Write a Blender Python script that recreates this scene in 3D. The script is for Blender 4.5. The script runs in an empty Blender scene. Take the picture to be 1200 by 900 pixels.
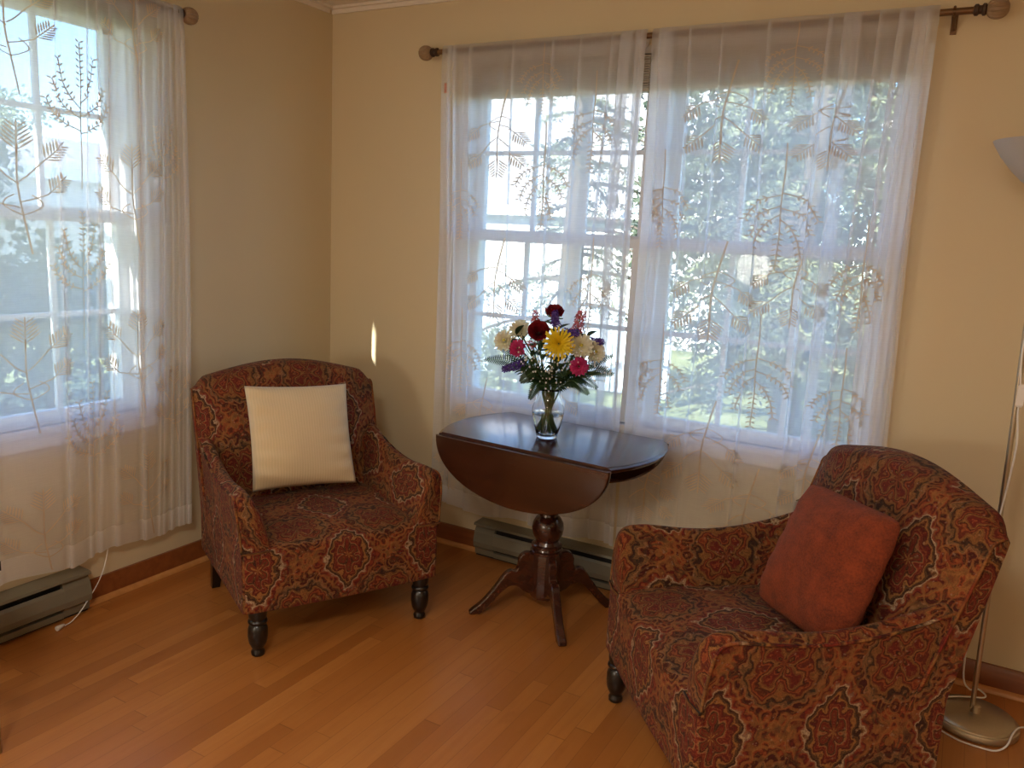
import bpy, math, random
from mathutils import Vector, Matrix, Euler
PI = math.pi
rnd = random.Random(7)
SC = bpy.context.scene
COL = SC.collection

# ------------------------------------------------------------------ node helpers
class X:
    """a scalar expression made of Math nodes"""
    def __init__(s, nt, v): s.nt, s.v = nt, v
    def _put(s, sock, v):
        if isinstance(v, X): v = v.v
        if isinstance(v, (int, float)): sock.default_value = v
        else: s.nt.links.new(v, sock)
    def m(s, op, b=None, c=None, rev=False):
        n = s.nt.nodes.new('ShaderNodeMath'); n.operation = op
        a0, b0 = (b, s) if rev else (s, b)
        s._put(n.inputs[0], a0)
        if b is not None or rev: s._put(n.inputs[1], b0)
        if c is not None: s._put(n.inputs[2], c)
        return X(s.nt, n.outputs[0])
    def __add__(s, o): return s.m('ADD', o)
    __radd__ = __add__
    def __mul__(s, o): return s.m('MULTIPLY', o)
    __rmul__ = __mul__
    def __sub__(s, o): return s.m('SUBTRACT', o)
    def __rsub__(s, o): return s.m('SUBTRACT', o, rev=True)
    def __truediv__(s, o): return s.m('DIVIDE', o)
    def cos(s): return s.m('COSINE')
    def sin(s): return s.m('SINE')
    def abs(s): return s.m('ABSOLUTE')
    def floor(s): return s.m('FLOOR')
    def fract(s): return s.m('FRACT')
    def lt(s, o): return s.m('LESS_THAN', o)
    def gt(s, o): return s.m('GREATER_THAN', o)
    def min(s, o): return s.m('MINIMUM', o)
    def max(s, o): return s.m('MAXIMUM', o)
    def pow(s, o): return s.m('POWER', o)
    def step(s, a, b):
        n = s.nt.nodes.new('ShaderNodeMapRange'); n.interpolation_type = 'SMOOTHSTEP'
        s._put(n.inputs[0], s); n.inputs[1].default_value = a; n.inputs[2].default_value = b
        return X(s.nt, n.outputs[0])

class MT:
    """small material writer"""
    def __init__(s, name):
        s.mat = bpy.data.materials.new(name); s.mat.use_nodes = True
        s.nt = s.mat.node_tree; s.nt.nodes.clear()
        s.out = s.nt.nodes.new('ShaderNodeOutputMaterial')
    def node(s, t): return s.nt.nodes.new(t)
    def link(s, a, b):
        if isinstance(a, X): a = a.v
        s.nt.links.new(a, b)
    def set(s, sock, v):
        if isinstance(v, X): s.link(v.v, sock)
        elif hasattr(v, 'is_output'): s.link(v, sock)
        elif isinstance(v, (tuple, list)): sock.default_value = tuple(v) + ((1,) if len(v) == 3 and len(sock.default_value) == 4 else ())
        else: sock.default_value = v
    def coord(s, kind='Object'):
        return s.node('ShaderNodeTexCoord').outputs[kind]
    def xyz(s, kind='Object'):
        n = s.node('ShaderNodeSeparateXYZ'); s.link(s.coord(kind), n.inputs[0])
        return [X(s.nt, o) for o in n.outputs]
    def world(s):
        g = s.node('ShaderNodeNewGeometry'); n = s.node('ShaderNodeSeparateXYZ'); s.link(g.outputs['Position'], n.inputs[0])
        return [X(s.nt, o) for o in n.outputs]
    def vec(s, x, y, z=0.0):
        n = s.node('ShaderNodeCombineXYZ')
        for i, v in enumerate((x, y, z)): s.set(n.inputs[i], v)
        return n.outputs[0]
    def noise(s, vec, scale, detail=3, rough=.55, col=False):
        n = s.node('ShaderNodeTexNoise'); n.inputs['Scale'].default_value = scale
        n.inputs['Detail'].default_value = detail; n.inputs['Roughness'].default_value = rough
        if vec is not None: s.link(vec, n.inputs['Vector'])
        return n.outputs['Color'] if col else X(s.nt, n.outputs['Fac'])
    def voro(s, vec, scale, out='Distance', feat='F1'):
        n = s.node('ShaderNodeTexVoronoi'); n.feature = feat; n.inputs['Scale'].default_value = scale
        s.link(vec, n.inputs['Vector'])
        return X(s.nt, n.outputs[out])
    def white(s, vec):
        n = s.node('ShaderNodeTexWhiteNoise'); n.noise_dimensions = '3D'; s.link(vec, n.inputs['Vector'])
        return X(s.nt, n.outputs['Value'])
    def ramp(s, fac, stops, interp='LINEAR'):
        n = s.node('ShaderNodeValToRGB'); cr = n.color_ramp; cr.interpolation = interp
        while len(cr.elements) < len(stops): cr.elements.new(.5)
        for e, (p, c) in zip(cr.elements, stops):
            e.position = p; e.color = tuple(c) + ((1,) if len(c) == 3 else ())
        s.set(n.inputs[0], fac); return n.outputs[0]
    def mix(s, fac, a, b, mode='MIX'):
        n = s.node('ShaderNodeMix'); n.data_type = 'RGBA'; n.blend_type = mode
        s.set(n.inputs[0], fac)
        ia = [i for i in n.inputs if i.type == 'RGBA']
        s.set(ia[0], a); s.set(ia[1], b)
        return [o for o in n.outputs if o.type == 'RGBA'][0]
    def bump(s, h, strength=.3, dist=.002):
        n = s.node('ShaderNodeBump'); n.inputs['Strength'].default_value = strength; n.inputs['Distance'].default_value = dist
        s.set(n.inputs['Height'], h); return n.outputs[0]
    def bsdf(s, color, rough=.5, normal=None, **kw):
        n = s.node('ShaderNodeBsdfPrincipled')
        s.set(n.inputs['Base Color'], color); s.set(n.inputs['Roughness'], rough)
        if normal is not None: s.link(normal, n.inputs['Normal'])
        for k, v in kw.items(): s.set(n.inputs[k.replace('_', ' ')], v)
        return n.outputs[0]
    def done(s, sh):
        s.link(sh, s.out.inputs['Surface']); return s.mat

def srgb(r, g, b):
    f = lambda c: c / 12.92 if c <= .04045 else ((c + .055) / 1.055) ** 2.4
    return (f(r / 255), f(g / 255), f(b / 255))

MATS = {}
def plain(name, color, rough=.5, metal=0.0, noise=.0, scale=30, **kw):
    """one colour with a fine mottling of its own"""
    t = MT(name); c = color
    if noise:
        f = t.noise(t.coord(), scale, 4)
        c = t.mix(f, tuple(v * (1 - noise) for v in color), tuple(min(1, v * (1 + noise)) for v in color))
    MATS[name] = t.done(t.bsdf(c, rough, Metallic=metal, **kw)); return MATS[name]

def leafmat(name, color, trans=.35, rough=.5):
    t = MT(name)
    f = t.noise(t.coord(), 14, 3)
    c = t.mix(f, tuple(v * .7 for v in color), tuple(min(1, v * 1.3) for v in color))
    b = t.bsdf(c, rough)
    tr = t.node('ShaderNodeBsdfTranslucent'); t.link(c, tr.inputs[0])
    mx = t.node('ShaderNodeMixShader'); mx.inputs[0].default_value = trans
    t.link(b, mx.inputs[1]); t.link(tr.outputs[0], mx.inputs[2])
    MATS[name] = t.done(mx.outputs[0]); return MATS[name]

# ---- wall paint
def m_wall():
    t = MT('wall_paint')
    g = t.node('ShaderNodeNewGeometry')
    n = t.noise(g.outputs['Position'], 120, 3); n2 = t.noise(g.outputs['Position'], 1.3, 2)
    c = t.mix(n2, (.63, .535, .345), (.67, .57, .37))
    return t.done(t.bsdf(c, .62, t.bump(n, .08, .001)))
# ---- maple strip floor, strips run along y
def m_floor():
    t = MT('strip_floor'); x, y, z = t.world()
    w = .057
    row = (x / w).floor(); fx = (x / w).fract()
    r1 = t.white(t.vec(row, 3.7, 0))
    L = .55 + r1 * .75
    yy = y / L + r1 * 17.3
    idx = yy.floor(); fy = yy.fract()
    r2 = t.white(t.vec(row, idx, 1.0)); r3 = t.white(t.vec(row, idx, 5.0))
    grain = t.noise(t.vec(x * 42 + r2 * 30, y * 2.6, r3 * 9), 1.0, 5, .6)
    flame = t.noise(t.vec(x * 9 + r3 * 40, y * 3.2, r2 * 11), 1.6, 4, .6)
    base = t.ramp(r2, [(0, (.36, .128, .026)), (.2, (.41, .150, .031)), (.55, (.45, .172, .037)), (.85, (.49, .196, .045)), (1, (.39, .140, .029))])
    c = t.mix(grain.step(.35, .75) * .35, base, (.33, .105, .020))
    c = t.mix(flame.step(.58, .74) * .35, c, (.30, .09, .018))
    ed = (fx - .5).abs().gt(.487).max((fy - .5).abs() .gt(.4985))
    c = t.mix(ed * .55, c, (.15, .045, .012))
    hh = grain * .25 - ed * .6
    rough = .30 + grain * .14
    return t.done(t.bsdf(c, rough, t.bump(hh, .10, .001), Coat_Weight=.25, Coat_Roughness=.22))
# ---- upholstery: woven medallion pattern
def m_fabric():
    t = MT('medallion_upholstery')
    uvn = t.node('ShaderNodeUVMap'); sp = t.node('ShaderNodeSeparateXYZ'); t.link(uvn.outputs[0], sp.inputs[0])
    u0, v0 = X(t.nt, sp.outputs[0]), X(t.nt, sp.outputs[1])
    w1 = t.noise(t.vec(u0 * 9, v0 * 9, 0), 1, 2); w2 = t.noise(t.vec(u0 * 9, v0 * 9, 7), 1, 2)
    u = u0 + (w1 - .5) * .045; v = v0 + (w2 - .5) * .045
    j = t.noise(t.vec(u0 * 40, v0 * 900, 0), 1, 1)
    u = u + (j - .5) * .008
    W, H = .31, .37
    U, V = u * (2 * PI / W), v * (2 * PI / H)
    cu, cv, su, sv = U.cos(), V.cos(), U.sin(), V.sin()
    F = cu * .9 + cv * .9 + (U * 2).cos() * .16
    ang = (U * .5).sin().m('ARCTAN2', (V * .5).sin())
    ang2 = (U * .5).cos().m('ARCTAN2', (V * .5).cos())
    scal = (U * 7).cos() * (V * 7).cos() * .16
    pet = (ang * 6).cos() * .10 * F.max(0.0) + (ang2 * 4).cos() * .24 * (F * -1).max(0.0)
    nz = t.noise(t.vec(u0 * 34, v0 * 34, 3), 1, 4, .65)
    G = F + scal + pet + (nz - .5) * .70
    fac = (G + 2.1) / 4.2
    red, dred, rust = (.20, .022, .012), (.075, .009, .007), (.235, .046, .014)
    gold, tan, ol, brn, cream = (.32, .145, .038), (.28, .145, .055), (.028, .027, .015), (.010, .005, .004), (.52, .38, .22)
    c = t.ramp(fac, [(0, gold), (.045, brn), (.075, red), (.12, dred), (.15, gold), (.175, brn), (.215, rust), (.26, dred), (.295, gold),
                     (.32, brn), (.36, ol), (.40, tan), (.425, dred), (.47, brn), (.51, rust), (.54, gold), (.57, dred), (.625, red),
                     (.650, cream), (.672, brn), (.73, ol), (.765, gold), (.79, dred), (.85, red), (.875, tan), (.90, brn), (.94, red), (.975, dred), (1, gold)])
    # repeated fine outlines inside every band
    ln = (G * 30 + nz * 6).sin() * .5 + .5
    c = t.mix(ln.step(.62, .95) * .46, c, brn)
    ln2 = (G * 30 + nz * 6 + 2.4).sin() * .5 + .5
    c = t.mix(ln2.step(.80, .98) * .38, c, gold)
    # small curls between the medallions
    vd = t.voro(t.vec(u * 1.0, v * .85, 0), 17)
    ring = ((vd * 30).sin() * .5 + .5).step(.55, .85)
    midz = 1.0 - (F.abs() / 1.0).step(.25, .95)
    c = t.mix(ring * midz * .62, c, t.ramp(t.noise(t.vec(u0 * 12, v0 * 12, 1), 1, 2), [(.35, rust), (.5, gold), (.62, ol)]))
    dots = t.voro(t.vec(u * 1.0, v * 1.0, 4), 58).lt(.15)
    c = t.mix(dots * .45, c, (.32, .22, .14))
    # threads
    th = t.noise(t.vec(u0 * 70, v0 * 1100, 0), 1, 2); th2 = t.noise(t.vec(u0 * 1000, v0 * 90, 5), 1, 2)
    c = t.mix((th - .40).max(0.0) * 1.1, c, rust)
    c = t.mix((th2 - .42).max(0.0) * 1.5, c, (.012, .006, .005))
    b = t.bump(th + th2, .35, .0012)
    return t.done(t.bsdf(c, .85, b, Sheen_Weight=.03, Sheen_Roughness=.5, Specular_IOR_Level=.18))
def m_wood(name, c1, c2, rough=.28, coat=.5, axis=0):
    t = MT(name); x, y, z = t.xyz()
    p = [x * 26, y * 26, z * 26]; p[axis] = (x, y, z)[axis] * 1.8
    n = t.noise(t.vec(*p), 1, 5, .62); n2 = t.noise(t.coord(), 5, 3)
    c = t.mix(n.step(.3, .7), c1, c2); c = t.mix(n2.step(.45, .75) * .4, c, c1)
    return t.done(t.bsdf(c, rough, t.bump(n, .05, .001), Coat_Weight=coat, Coat_Roughness=.15))
def m_sheer(name, tint=(.93, .94, .96), base=.57):
    """thin woven voile: threads that scatter light, gaps between them that let it through"""
    t = MT(name)
    uvn = t.node('ShaderNodeUVMap'); sp = t.node('ShaderNodeSeparateXYZ'); t.link(uvn.outputs[0], sp.inputs[0])
    u, v = X(t.nt, sp.outputs[0]), X(t.nt, sp.outputs[1])
    slub = t.noise(t.vec(u * 18, v * 330, 0), 1, 2) ; slub2 = t.noise(t.vec(u * 300, v * 14, 4), 1, 2)
    hem = v.lt(.085).max(v.gt(1.90) * v.lt(1.96) * 0.0)
    op = (base + (slub - .5) * .12 + (slub2 - .5) * .05 + hem * .30).m('MINIMUM', .97)
    tr = t.node('ShaderNodeBsdfTransparent'); tr.inputs[0].default_value = (1, 1, 1, 1)
    tl = t.node('ShaderNodeBsdfTranslucent'); tl.inputs[0].default_value = tint + (1,)
    df = t.node('ShaderNodeBsdfDiffuse'); df.inputs[0].default_value = tint + (1,)
    m1 = t.node('ShaderNodeMixShader'); m1.inputs[0].default_value = .26
    t.link(tl.outputs[0], m1.inputs[1]); t.link(df.outputs[0], m1.inputs[2])
    m2 = t.node('ShaderNodeMixShader'); t.set(m2.inputs[0], op)
    t.link(tr.outputs[0], m2.inputs[1]); t.link(m1.outputs[0], m2.inputs[2])
    return t.done(m2.outputs[0])
def m_thread(name, color, trans=.3):
    t = MT(name)
    tl = t.node('ShaderNodeBsdfTranslucent'); tl.inputs[0].default_value = color + (1,)
    df = t.node('ShaderNodeBsdfDiffuse'); df.inputs[0].default_value = color + (1,)
    m1 = t.node('ShaderNodeMixShader'); m1.inputs[0].default_value = 1 - trans
    t.link(tl.outputs[0], m1.inputs[1]); t.link(df.outputs[0], m1.inputs[2])
    return t.done(m1.outputs[0])
def m_pane():
    t = MT('window_glass')
    tr = t.node('ShaderNodeBsdfTransparent'); tr.inputs[0].default_value = (.96, .98, .98, 1)
    gl = t.node('ShaderNodeBsdfGlossy'); gl.inputs['Roughness'].default_value = .02
    lw = t.node('ShaderNodeLayerWeight'); lw.inputs[0].default_value = .5
    f = X(t.nt, lw.outputs['Facing']).pow(5.0) * .9 + .035      # reflection of a clear sheet, alike from both sides
    mx = t.node('ShaderNodeMixShader'); t.set(mx.inputs[0], f)
    t.link(tr.outputs[0], mx.inputs[1]); t.link(gl.outputs[0], mx.inputs[2])
    return t.done(mx.outputs[0])
def m_glass(name, ior=1.45, color=(1, 1, 1)):
    t = MT(name)
    return t.done(t.bsdf(color, .0, Transmission_Weight=1.0, IOR=ior))
def m_cord(name, color):
    """ribbed pillow cover"""
    t = MT(name); x, y, z = t.xyz()
    rib = (x * 620).sin() * .5 + .5
    n = t.noise(t.coord(), 18, 3)
    c = t.mix(rib * .5 + n * .25, tuple(v * .86 for v in color), color)
    return t.done(t.bsdf(c, .85, t.bump(rib + n * 2, .25, .002), Sheen_Weight=.2))
def m_plush(name, color):
    t = MT(name)
    n = t.noise(t.coord(), 190, 4, .7); n2 = t.noise(t.coord(), 22, 3)
    f = (n * .65 + n2 * .45)
    c = t.mix(f.step(.30, .75), tuple(v * .42 for v in color), tuple(min(1, v * 1.25) for v in color))
    return t.done(t.bsdf(c, .95, t.bump(n, .8, .006), Sheen_Weight=.12, Sheen_Roughness=.4, Sheen_Tint=(.9, .35, .15, 1)))
def m_siding(name, color, dark, h=.14):
    t = MT(name); x, y, z = t.world()
    f = (z / h).fract(); n = t.noise(t.vec(x * 2, y * 2, z * 8), 1, 3)
    c = t.mix(f.lt(.09) * .55, color, dark); c = t.mix(n * .25, c, dark)
    return t.done(t.bsdf(c, .6))
def m_shingle(name, c1, c2):
    t = MT(name); x, y, z = t.world()
    n = t.noise(t.vec(x * 1.6, y * 4, z * 14), 1, 4, .65)
    return t.done(t.bsdf(t.mix(n.step(.3, .7), c1, c2), .8))
def m_lawn():
    t = MT('lawn_grass'); g = t.node('ShaderNodeNewGeometry')
    n = t.noise(g.outputs['Position'], 1.1, 4); n2 = t.noise(g.outputs['Position'], 30, 3)
    c = t.ramp(n * .6 + n2 * .4, [(.3, (.11, .15, .05)), (.5, (.22, .27, .10)), (.7, (.40, .41, .22))])
    return t.done(t.bsdf(c, .9))

WALL = m_wall(); FLOOR = m_floor(); FAB = m_fabric()
CEIL = plain('ceiling_panel', (.78, .72, .62), .8, 0, .06, 40)
WHITE = plain('white_sash_paint', (.80, .80, .80), .4, 0, .03, 60)
BASE = m_wood('baseboard_wood', (.20, .055, .014), (.27, .085, .022), .35, .3, 0)
SHOE = m_wood('shoe_wood', (.48, .20, .055), (.56, .26, .08), .35, .3, 0)
DARKW = m_wood('dark_mahogany', (.030, .008, .005), (.062, .017, .008), .24, .6, 0)
LEAFW = m_wood('leaf_mahogany', (.026, .0075, .003), (.056, .0165, .006), .26, .5, 0)
LEGW = plain('black_leg_lacquer', (.008, .006, .005), .28, 0, .2, 20, Coat_Weight=.15)
HEAT = plain('heater_enamel', (.20, .18, .125), .4, .15, .05, 30)
HEATD = plain('heater_inside', (.012, .011, .010), .7)
BRONZE = plain('rod_bronze', (.16, .085, .035), .38, .6, .25, 25)
FINIAL = plain('finial_wood', (.30, .20, .11), .55, 0, .35, 60)
FINIALD = plain('finial_grooves', (.05, .025, .012), .6)
NICKEL = plain('brushed_nickel', (.52, .45, .34), .30, .9, .08, 120)
WPLAST = plain('white_plastic', (.82, .80, .76), .4)
CLEARP = plain('clear_plastic', (.75, .72, .66), .25)
SHADE = plain('frosted_shade', (.46, .45, .43), .45, 0, .03, 40)
BLIND = plain('blind_slats', (.42, .37, .30), .6, 0, .15, 50)
PANE = m_pane()
GLASS = m_glass('vase_glass'); WATER = m_glass('vase_water', 1.33, (.97, 1, .93))
SHEER = m_sheer('sheer_voile'); THREAD = m_thread('embroidery_thread', (.70, .60, .48), .5); TAGM = m_thread('curtain_tag', (.75, .42, .34))
CREAM = m_cord('cream_corduroy', (.72, .56, .33)); RUSTP = m_plush('rust_plush', (.22, .036, .007))
BRASS = plain('aged_brass', (.35, .26, .12), .35, .85, .1, 40)
FASC = plain('white_fascia', (.9, .9, .9), .5)
BLACK = plain('black_lacquer', (.01, .01, .01), .3)

# ------------------------------------------------------------------ mesh builder
class MB:
    def __init__(s): s.v, s.f, s.m, s.uv = [], [], [], []
    def add(s, vs, fs, mi=0, uvs=None):
        b = len(s.v); s.v += [tuple(p) for p in vs]
        for k, f in enumerate(fs):
            s.f.append([b + i for i in f]); s.m.append(mi)
            s.uv.append([uvs[i] for i in f] if uvs is not None else None)
        return b
    def box(s, x0, x1, y0, y1, z0, z1, mi=0):
        vs = [(x, y, z) for z in (z0, z1) for y in (y0, y1) for x in (x0, x1)]
        s.add(vs, [(0, 2, 3, 1), (4, 5, 7, 6), (0, 1, 5, 4), (2, 6, 7, 3), (0, 4, 6, 2), (1, 3, 7, 5)], mi)
    def grid(s, fn, nu, nv, mi=0, uvfn=None, closed_u=False):
        vs, uvs = [], []
        nu_ = nu if closed_u else nu + 1
        for j in range(nv + 1):
            for i in range(nu_):
                a, b = i / nu, j / nv
                vs.append(fn(a, b)); uvs.append(uvfn(a, b) if uvfn else (a, b))
        fs = []
        for j in range(nv):
            for i in range(nu):
                i2 = (i + 1) % nu_ if closed_u else i + 1
                fs.append((j * nu_ + i, j * nu_ + i2, (j + 1) * nu_ + i2, (j + 1) * nu_ + i))
        s.add(vs, fs, mi, uvs)
    def tube(s, pts, r, seg=8, mi=0, cap=True, flat=1.0):
        pts = [Vector(p) for p in pts]; n = len(pts)
        rs = r if isinstance(r, (list, tuple)) else [r] * n
        vs = []; prev = None
        for i, p in enumerate(pts):
            t = (pts[min(i + 1, n - 1)] - pts[max(i - 1, 0)])
            if t.length < 1e-9: t = Vector((0, 0, 1))
            t.normalize()
            if prev is None:
                a = Vector((0, 0, 1)) if abs(t.z) < .9 else Vector((1, 0, 0))
                nrm = t.cross(a).normalized()
            else:
                nrm = prev - t * prev.dot(t)
                nrm = nrm.normalized() if nrm.length > 1e-6 else prev
            prev = nrm; bn = t.cross(nrm)
            for k in range(seg):
                an = 2 * PI * k / seg
                vs.append(p + (nrm * math.cos(an) + bn * math.sin(an) * flat) * rs[i])
        fs = [(i * seg + k, i * seg + (k + 1) % seg, (i + 1) * seg + (k + 1) % seg, (i + 1) * seg + k) for i in range(n - 1) for k in range(seg)]
        if cap: fs += [tuple(range(seg))[::-1], tuple((n - 1) * seg + k for k in range(seg))]
        s.add(vs, fs, mi)
    def lathe(s, prof, c=(0, 0, 0), seg=28, mi=0, mat=None, mod=None):
        """prof: (z, r) list about the vertical axis through c"""
        vs = []
        for z, r in prof:
            for k in range(seg):
                a = 2 * PI * k / seg; rr = r * (mod(a, z) if mod else 1)
                p = Vector((rr * math.cos(a), rr * math.sin(a), z))
                if mat: p = mat @ p
                vs.append(p + Vector(c))
        n = len(prof)
        fs = [(i * seg + k, i * seg + (k + 1) % seg, (i + 1) * seg + (k + 1) % seg, (i + 1) * seg + k) for i in range(n - 1) for k in range(seg)]
        if prof[0][1] > 1e-6: fs.append(tuple(range(seg))[::-1])
        if prof[-1][1] > 1e-6: fs.append(tuple((n - 1) * seg + k for k in range(seg)))
        s.add(vs, fs, mi)
    def prism(s, poly, fn0, fn1, mi=0):
        """two copies of a 2D outline, mapped by fn0 and fn1, joined by sides"""
        n = len(poly)
        vs = [fn0(*p) for p in poly] + [fn1(*p) for p in poly]
        fs = [tuple(range(n))[::-1], tuple(range(n, 2 * n))] + [(i, (i + 1) % n, n + (i + 1) % n, n + i) for i in range(n)]
        s.add(vs, fs, mi)
    def ball(s, c, r, seg=8, mi=0, sz=1.0):
        n = max(3, seg // 2)
        s.lathe([(-r * sz * math.cos(PI * i / n), max(r * math.sin(PI * i / n), 1e-7)) for i in range(n + 1)], c, seg, mi)
    def build(s, name, mats, parent=None, loc=None, smooth=35, fix=False):
        me = bpy.data.meshes.new(name); me.from_pydata(s.v, [], s.f)
        if not isinstance(mats, (list, tuple)): mats = [mats]
        for m in mats: me.materials.append(m)
        me.polygons.foreach_set('material_index', s.m)
        if any(u is not None for u in s.uv):
            ul = me.uv_layers.new(name='UVMap')
            fl = []
            for f, u in zip(s.f, s.uv):
                for k in range(len(f)): fl += list(u[k]) if u is not None else [0, 0]
            ul.data.foreach_set('uv', fl)
        if fix:
            import bmesh
            bm = bmesh.new(); bm.from_mesh(me); bmesh.ops.remove_doubles(bm, verts=bm.verts, dist=1e-5)
            bmesh.ops.recalc_face_normals(bm, faces=bm.faces); bm.to_mesh(me); bm.free()
        if smooth:
            me.polygons.foreach_set('use_smooth', [True] * len(me.polygons))
            if smooth < 180: me.set_sharp_from_angle(angle=math.radians(smooth))
        me.update()
        o = bpy.data.objects.new(name, me); COL.objects.link(o)
        if parent: o.parent = parent
        if loc: o.location = loc
        return o

def tag(o, label, cat, group=None, kind=None):
    o['label'] = label; o['category'] = cat
    if group: o['group'] = group
    if kind: o['kind'] = kind
    return o
def thing(name, label, cat, loc=(0, 0, 0), rotz=0.0, group=None):
    o = bpy.data.objects.new(name, None); COL.objects.link(o); o.empty_display_size = .05
    o.location = loc; o.rotation_euler = (0, 0, rotz)
    return tag(o, label, cat, group)
def struct(o, label=None, cat=None):
    o['kind'] = 'structure'
    if label: o['label'] = label; o['category'] = cat
    return o
def lerp(a, b, t): return a + (b - a) * t
def sm(a, b, x):
    t = max(0, min(1, (x - a) / (b - a))); return t * t * (3 - 2 * t)
def catmull(pts, n=6):
    pts = [Vector(p) for p in pts]; out = []
    P = [pts[0] * 2 - pts[1]] + pts + [pts[-1] * 2 - pts[-2]]
    for i in range(1, len(P) - 2):
        for k in range(n):
            t = k / n; a, b, c, d = P[i - 1], P[i], P[i + 1], P[i + 2]
            out.append(.5 * ((2 * b) + (c - a) * t + (2 * a - 5 * b + 4 * c - d) * t * t + (3 * b - a - 3 * c + d) * t ** 3))
    out.append(pts[-1]); return out

# ------------------------------------------------------------------ the room
RX, RY, H = 4.7, -5.2, 2.44
WIN_Z0, WIN_Z1 = .70, 2.14
BACKWIN = [(.775, 1.598), (1.662, 2.49)]
LEFTWIN = (-1.90, -1.072)
def wall_with_holes(mapf, a0, a1, holes):
    """wall in (a, z) with rectangular holes; mapf(a, depth, z) -> xyz"""
    b = MB(); T = .16
    def bx(x0, x1, z0, z1):
        c = [mapf(x, d, z) for z in (z0, z1) for d in (0, T) for x in (x0, x1)]
        b.add(c, [(0, 2, 3, 1), (4, 5, 7, 6), (0, 1, 5, 4), (2, 6, 7, 3), (0, 4, 6, 2), (1, 3, 7, 5)])
    cur = a0
    for h0, h1 in sorted(holes):
        bx(cur, h0, 0, H); bx(h0, h1, 0, WIN_Z0); bx(h0, h1, WIN_Z1, H); cur = h1
    bx(cur, a1, 0, H); return b
back = lambda a, d, z: (a, d, z)           # d = depth beyond the wall face (outwards)
left = lambda a, d, z: (-d, a, z)
struct(wall_with_holes(back, -.16, RX + .16, BACKWIN).build('wall_back', WALL, smooth=0, fix=True))
struct(wall_with_holes(left, RY, 0, [LEFTWIN]).build('wall_left', WALL, smooth=0, fix=True))
b = MB(); b.box(RX, RX + .16, RY, 0, 0, H); struct(b.build('wall_right', WALL, smooth=0))
b = MB(); b.box(-.16, RX + .16, RY - .16, RY, 0, H); struct(b.build('wall_front', WALL, smooth=0))
b = MB(); b.box(-.16, RX + .16, RY - .16, .16, -.12, 0); struct(b.build('floor', FLOOR, smooth=0))
b = MB(); b.box(-.16, RX + .16, RY - .16, .16, H, H + .12); struct(b.build('ceiling', CEIL, smooth=0))
b = MB(); b.box(.004, RX, -.03, -.001, H - .012, H - .001); b.box(.004, RX, -.012, -.001, H - .03, H - .012)
struct(b.build('trim_1', CEIL, smooth=0))
b = MB(); b.box(.001, .03, RY, -.031, H - .012, H - .001); b.box(.001, .012, RY, -.031, H - .03, H - .012)
struct(b.build('trim_2', BRONZE if False else CEIL, smooth=0))

def base_prof(mapf, a0, a1, name, trim):
    b = MB()
    pr = [(0, 0.001), (-.017, 0.001), (-.017, .075), (-.013, .084), (-.011, .093), (0, .093)]
    b.prism(pr, lambda d, z: mapf(a0, d, z), lambda d, z: mapf(a1, d, z))
    struct(b.build(name, BASE, smooth=30, fix=True))
    b = MB(); pr = [(-.0172, 0.001), (-.034, 0.001), (-.033, .008), (-.028, .015), (-.0172, .019)]
    b.prism(pr, lambda d, z: mapf(a0, d, z), lambda d, z: mapf(a1, d, z))
    struct(b.build(trim, SHOE, smooth=40, fix=True))
base_prof(left, -1.345, -.018, 'baseboard_left', 'trim_3')
base_prof(back, .001, .925, 'baseboard_back', 'trim_4')
base_prof(back, 2.64, RX, 'baseboard_right', 'trim_5')

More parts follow.
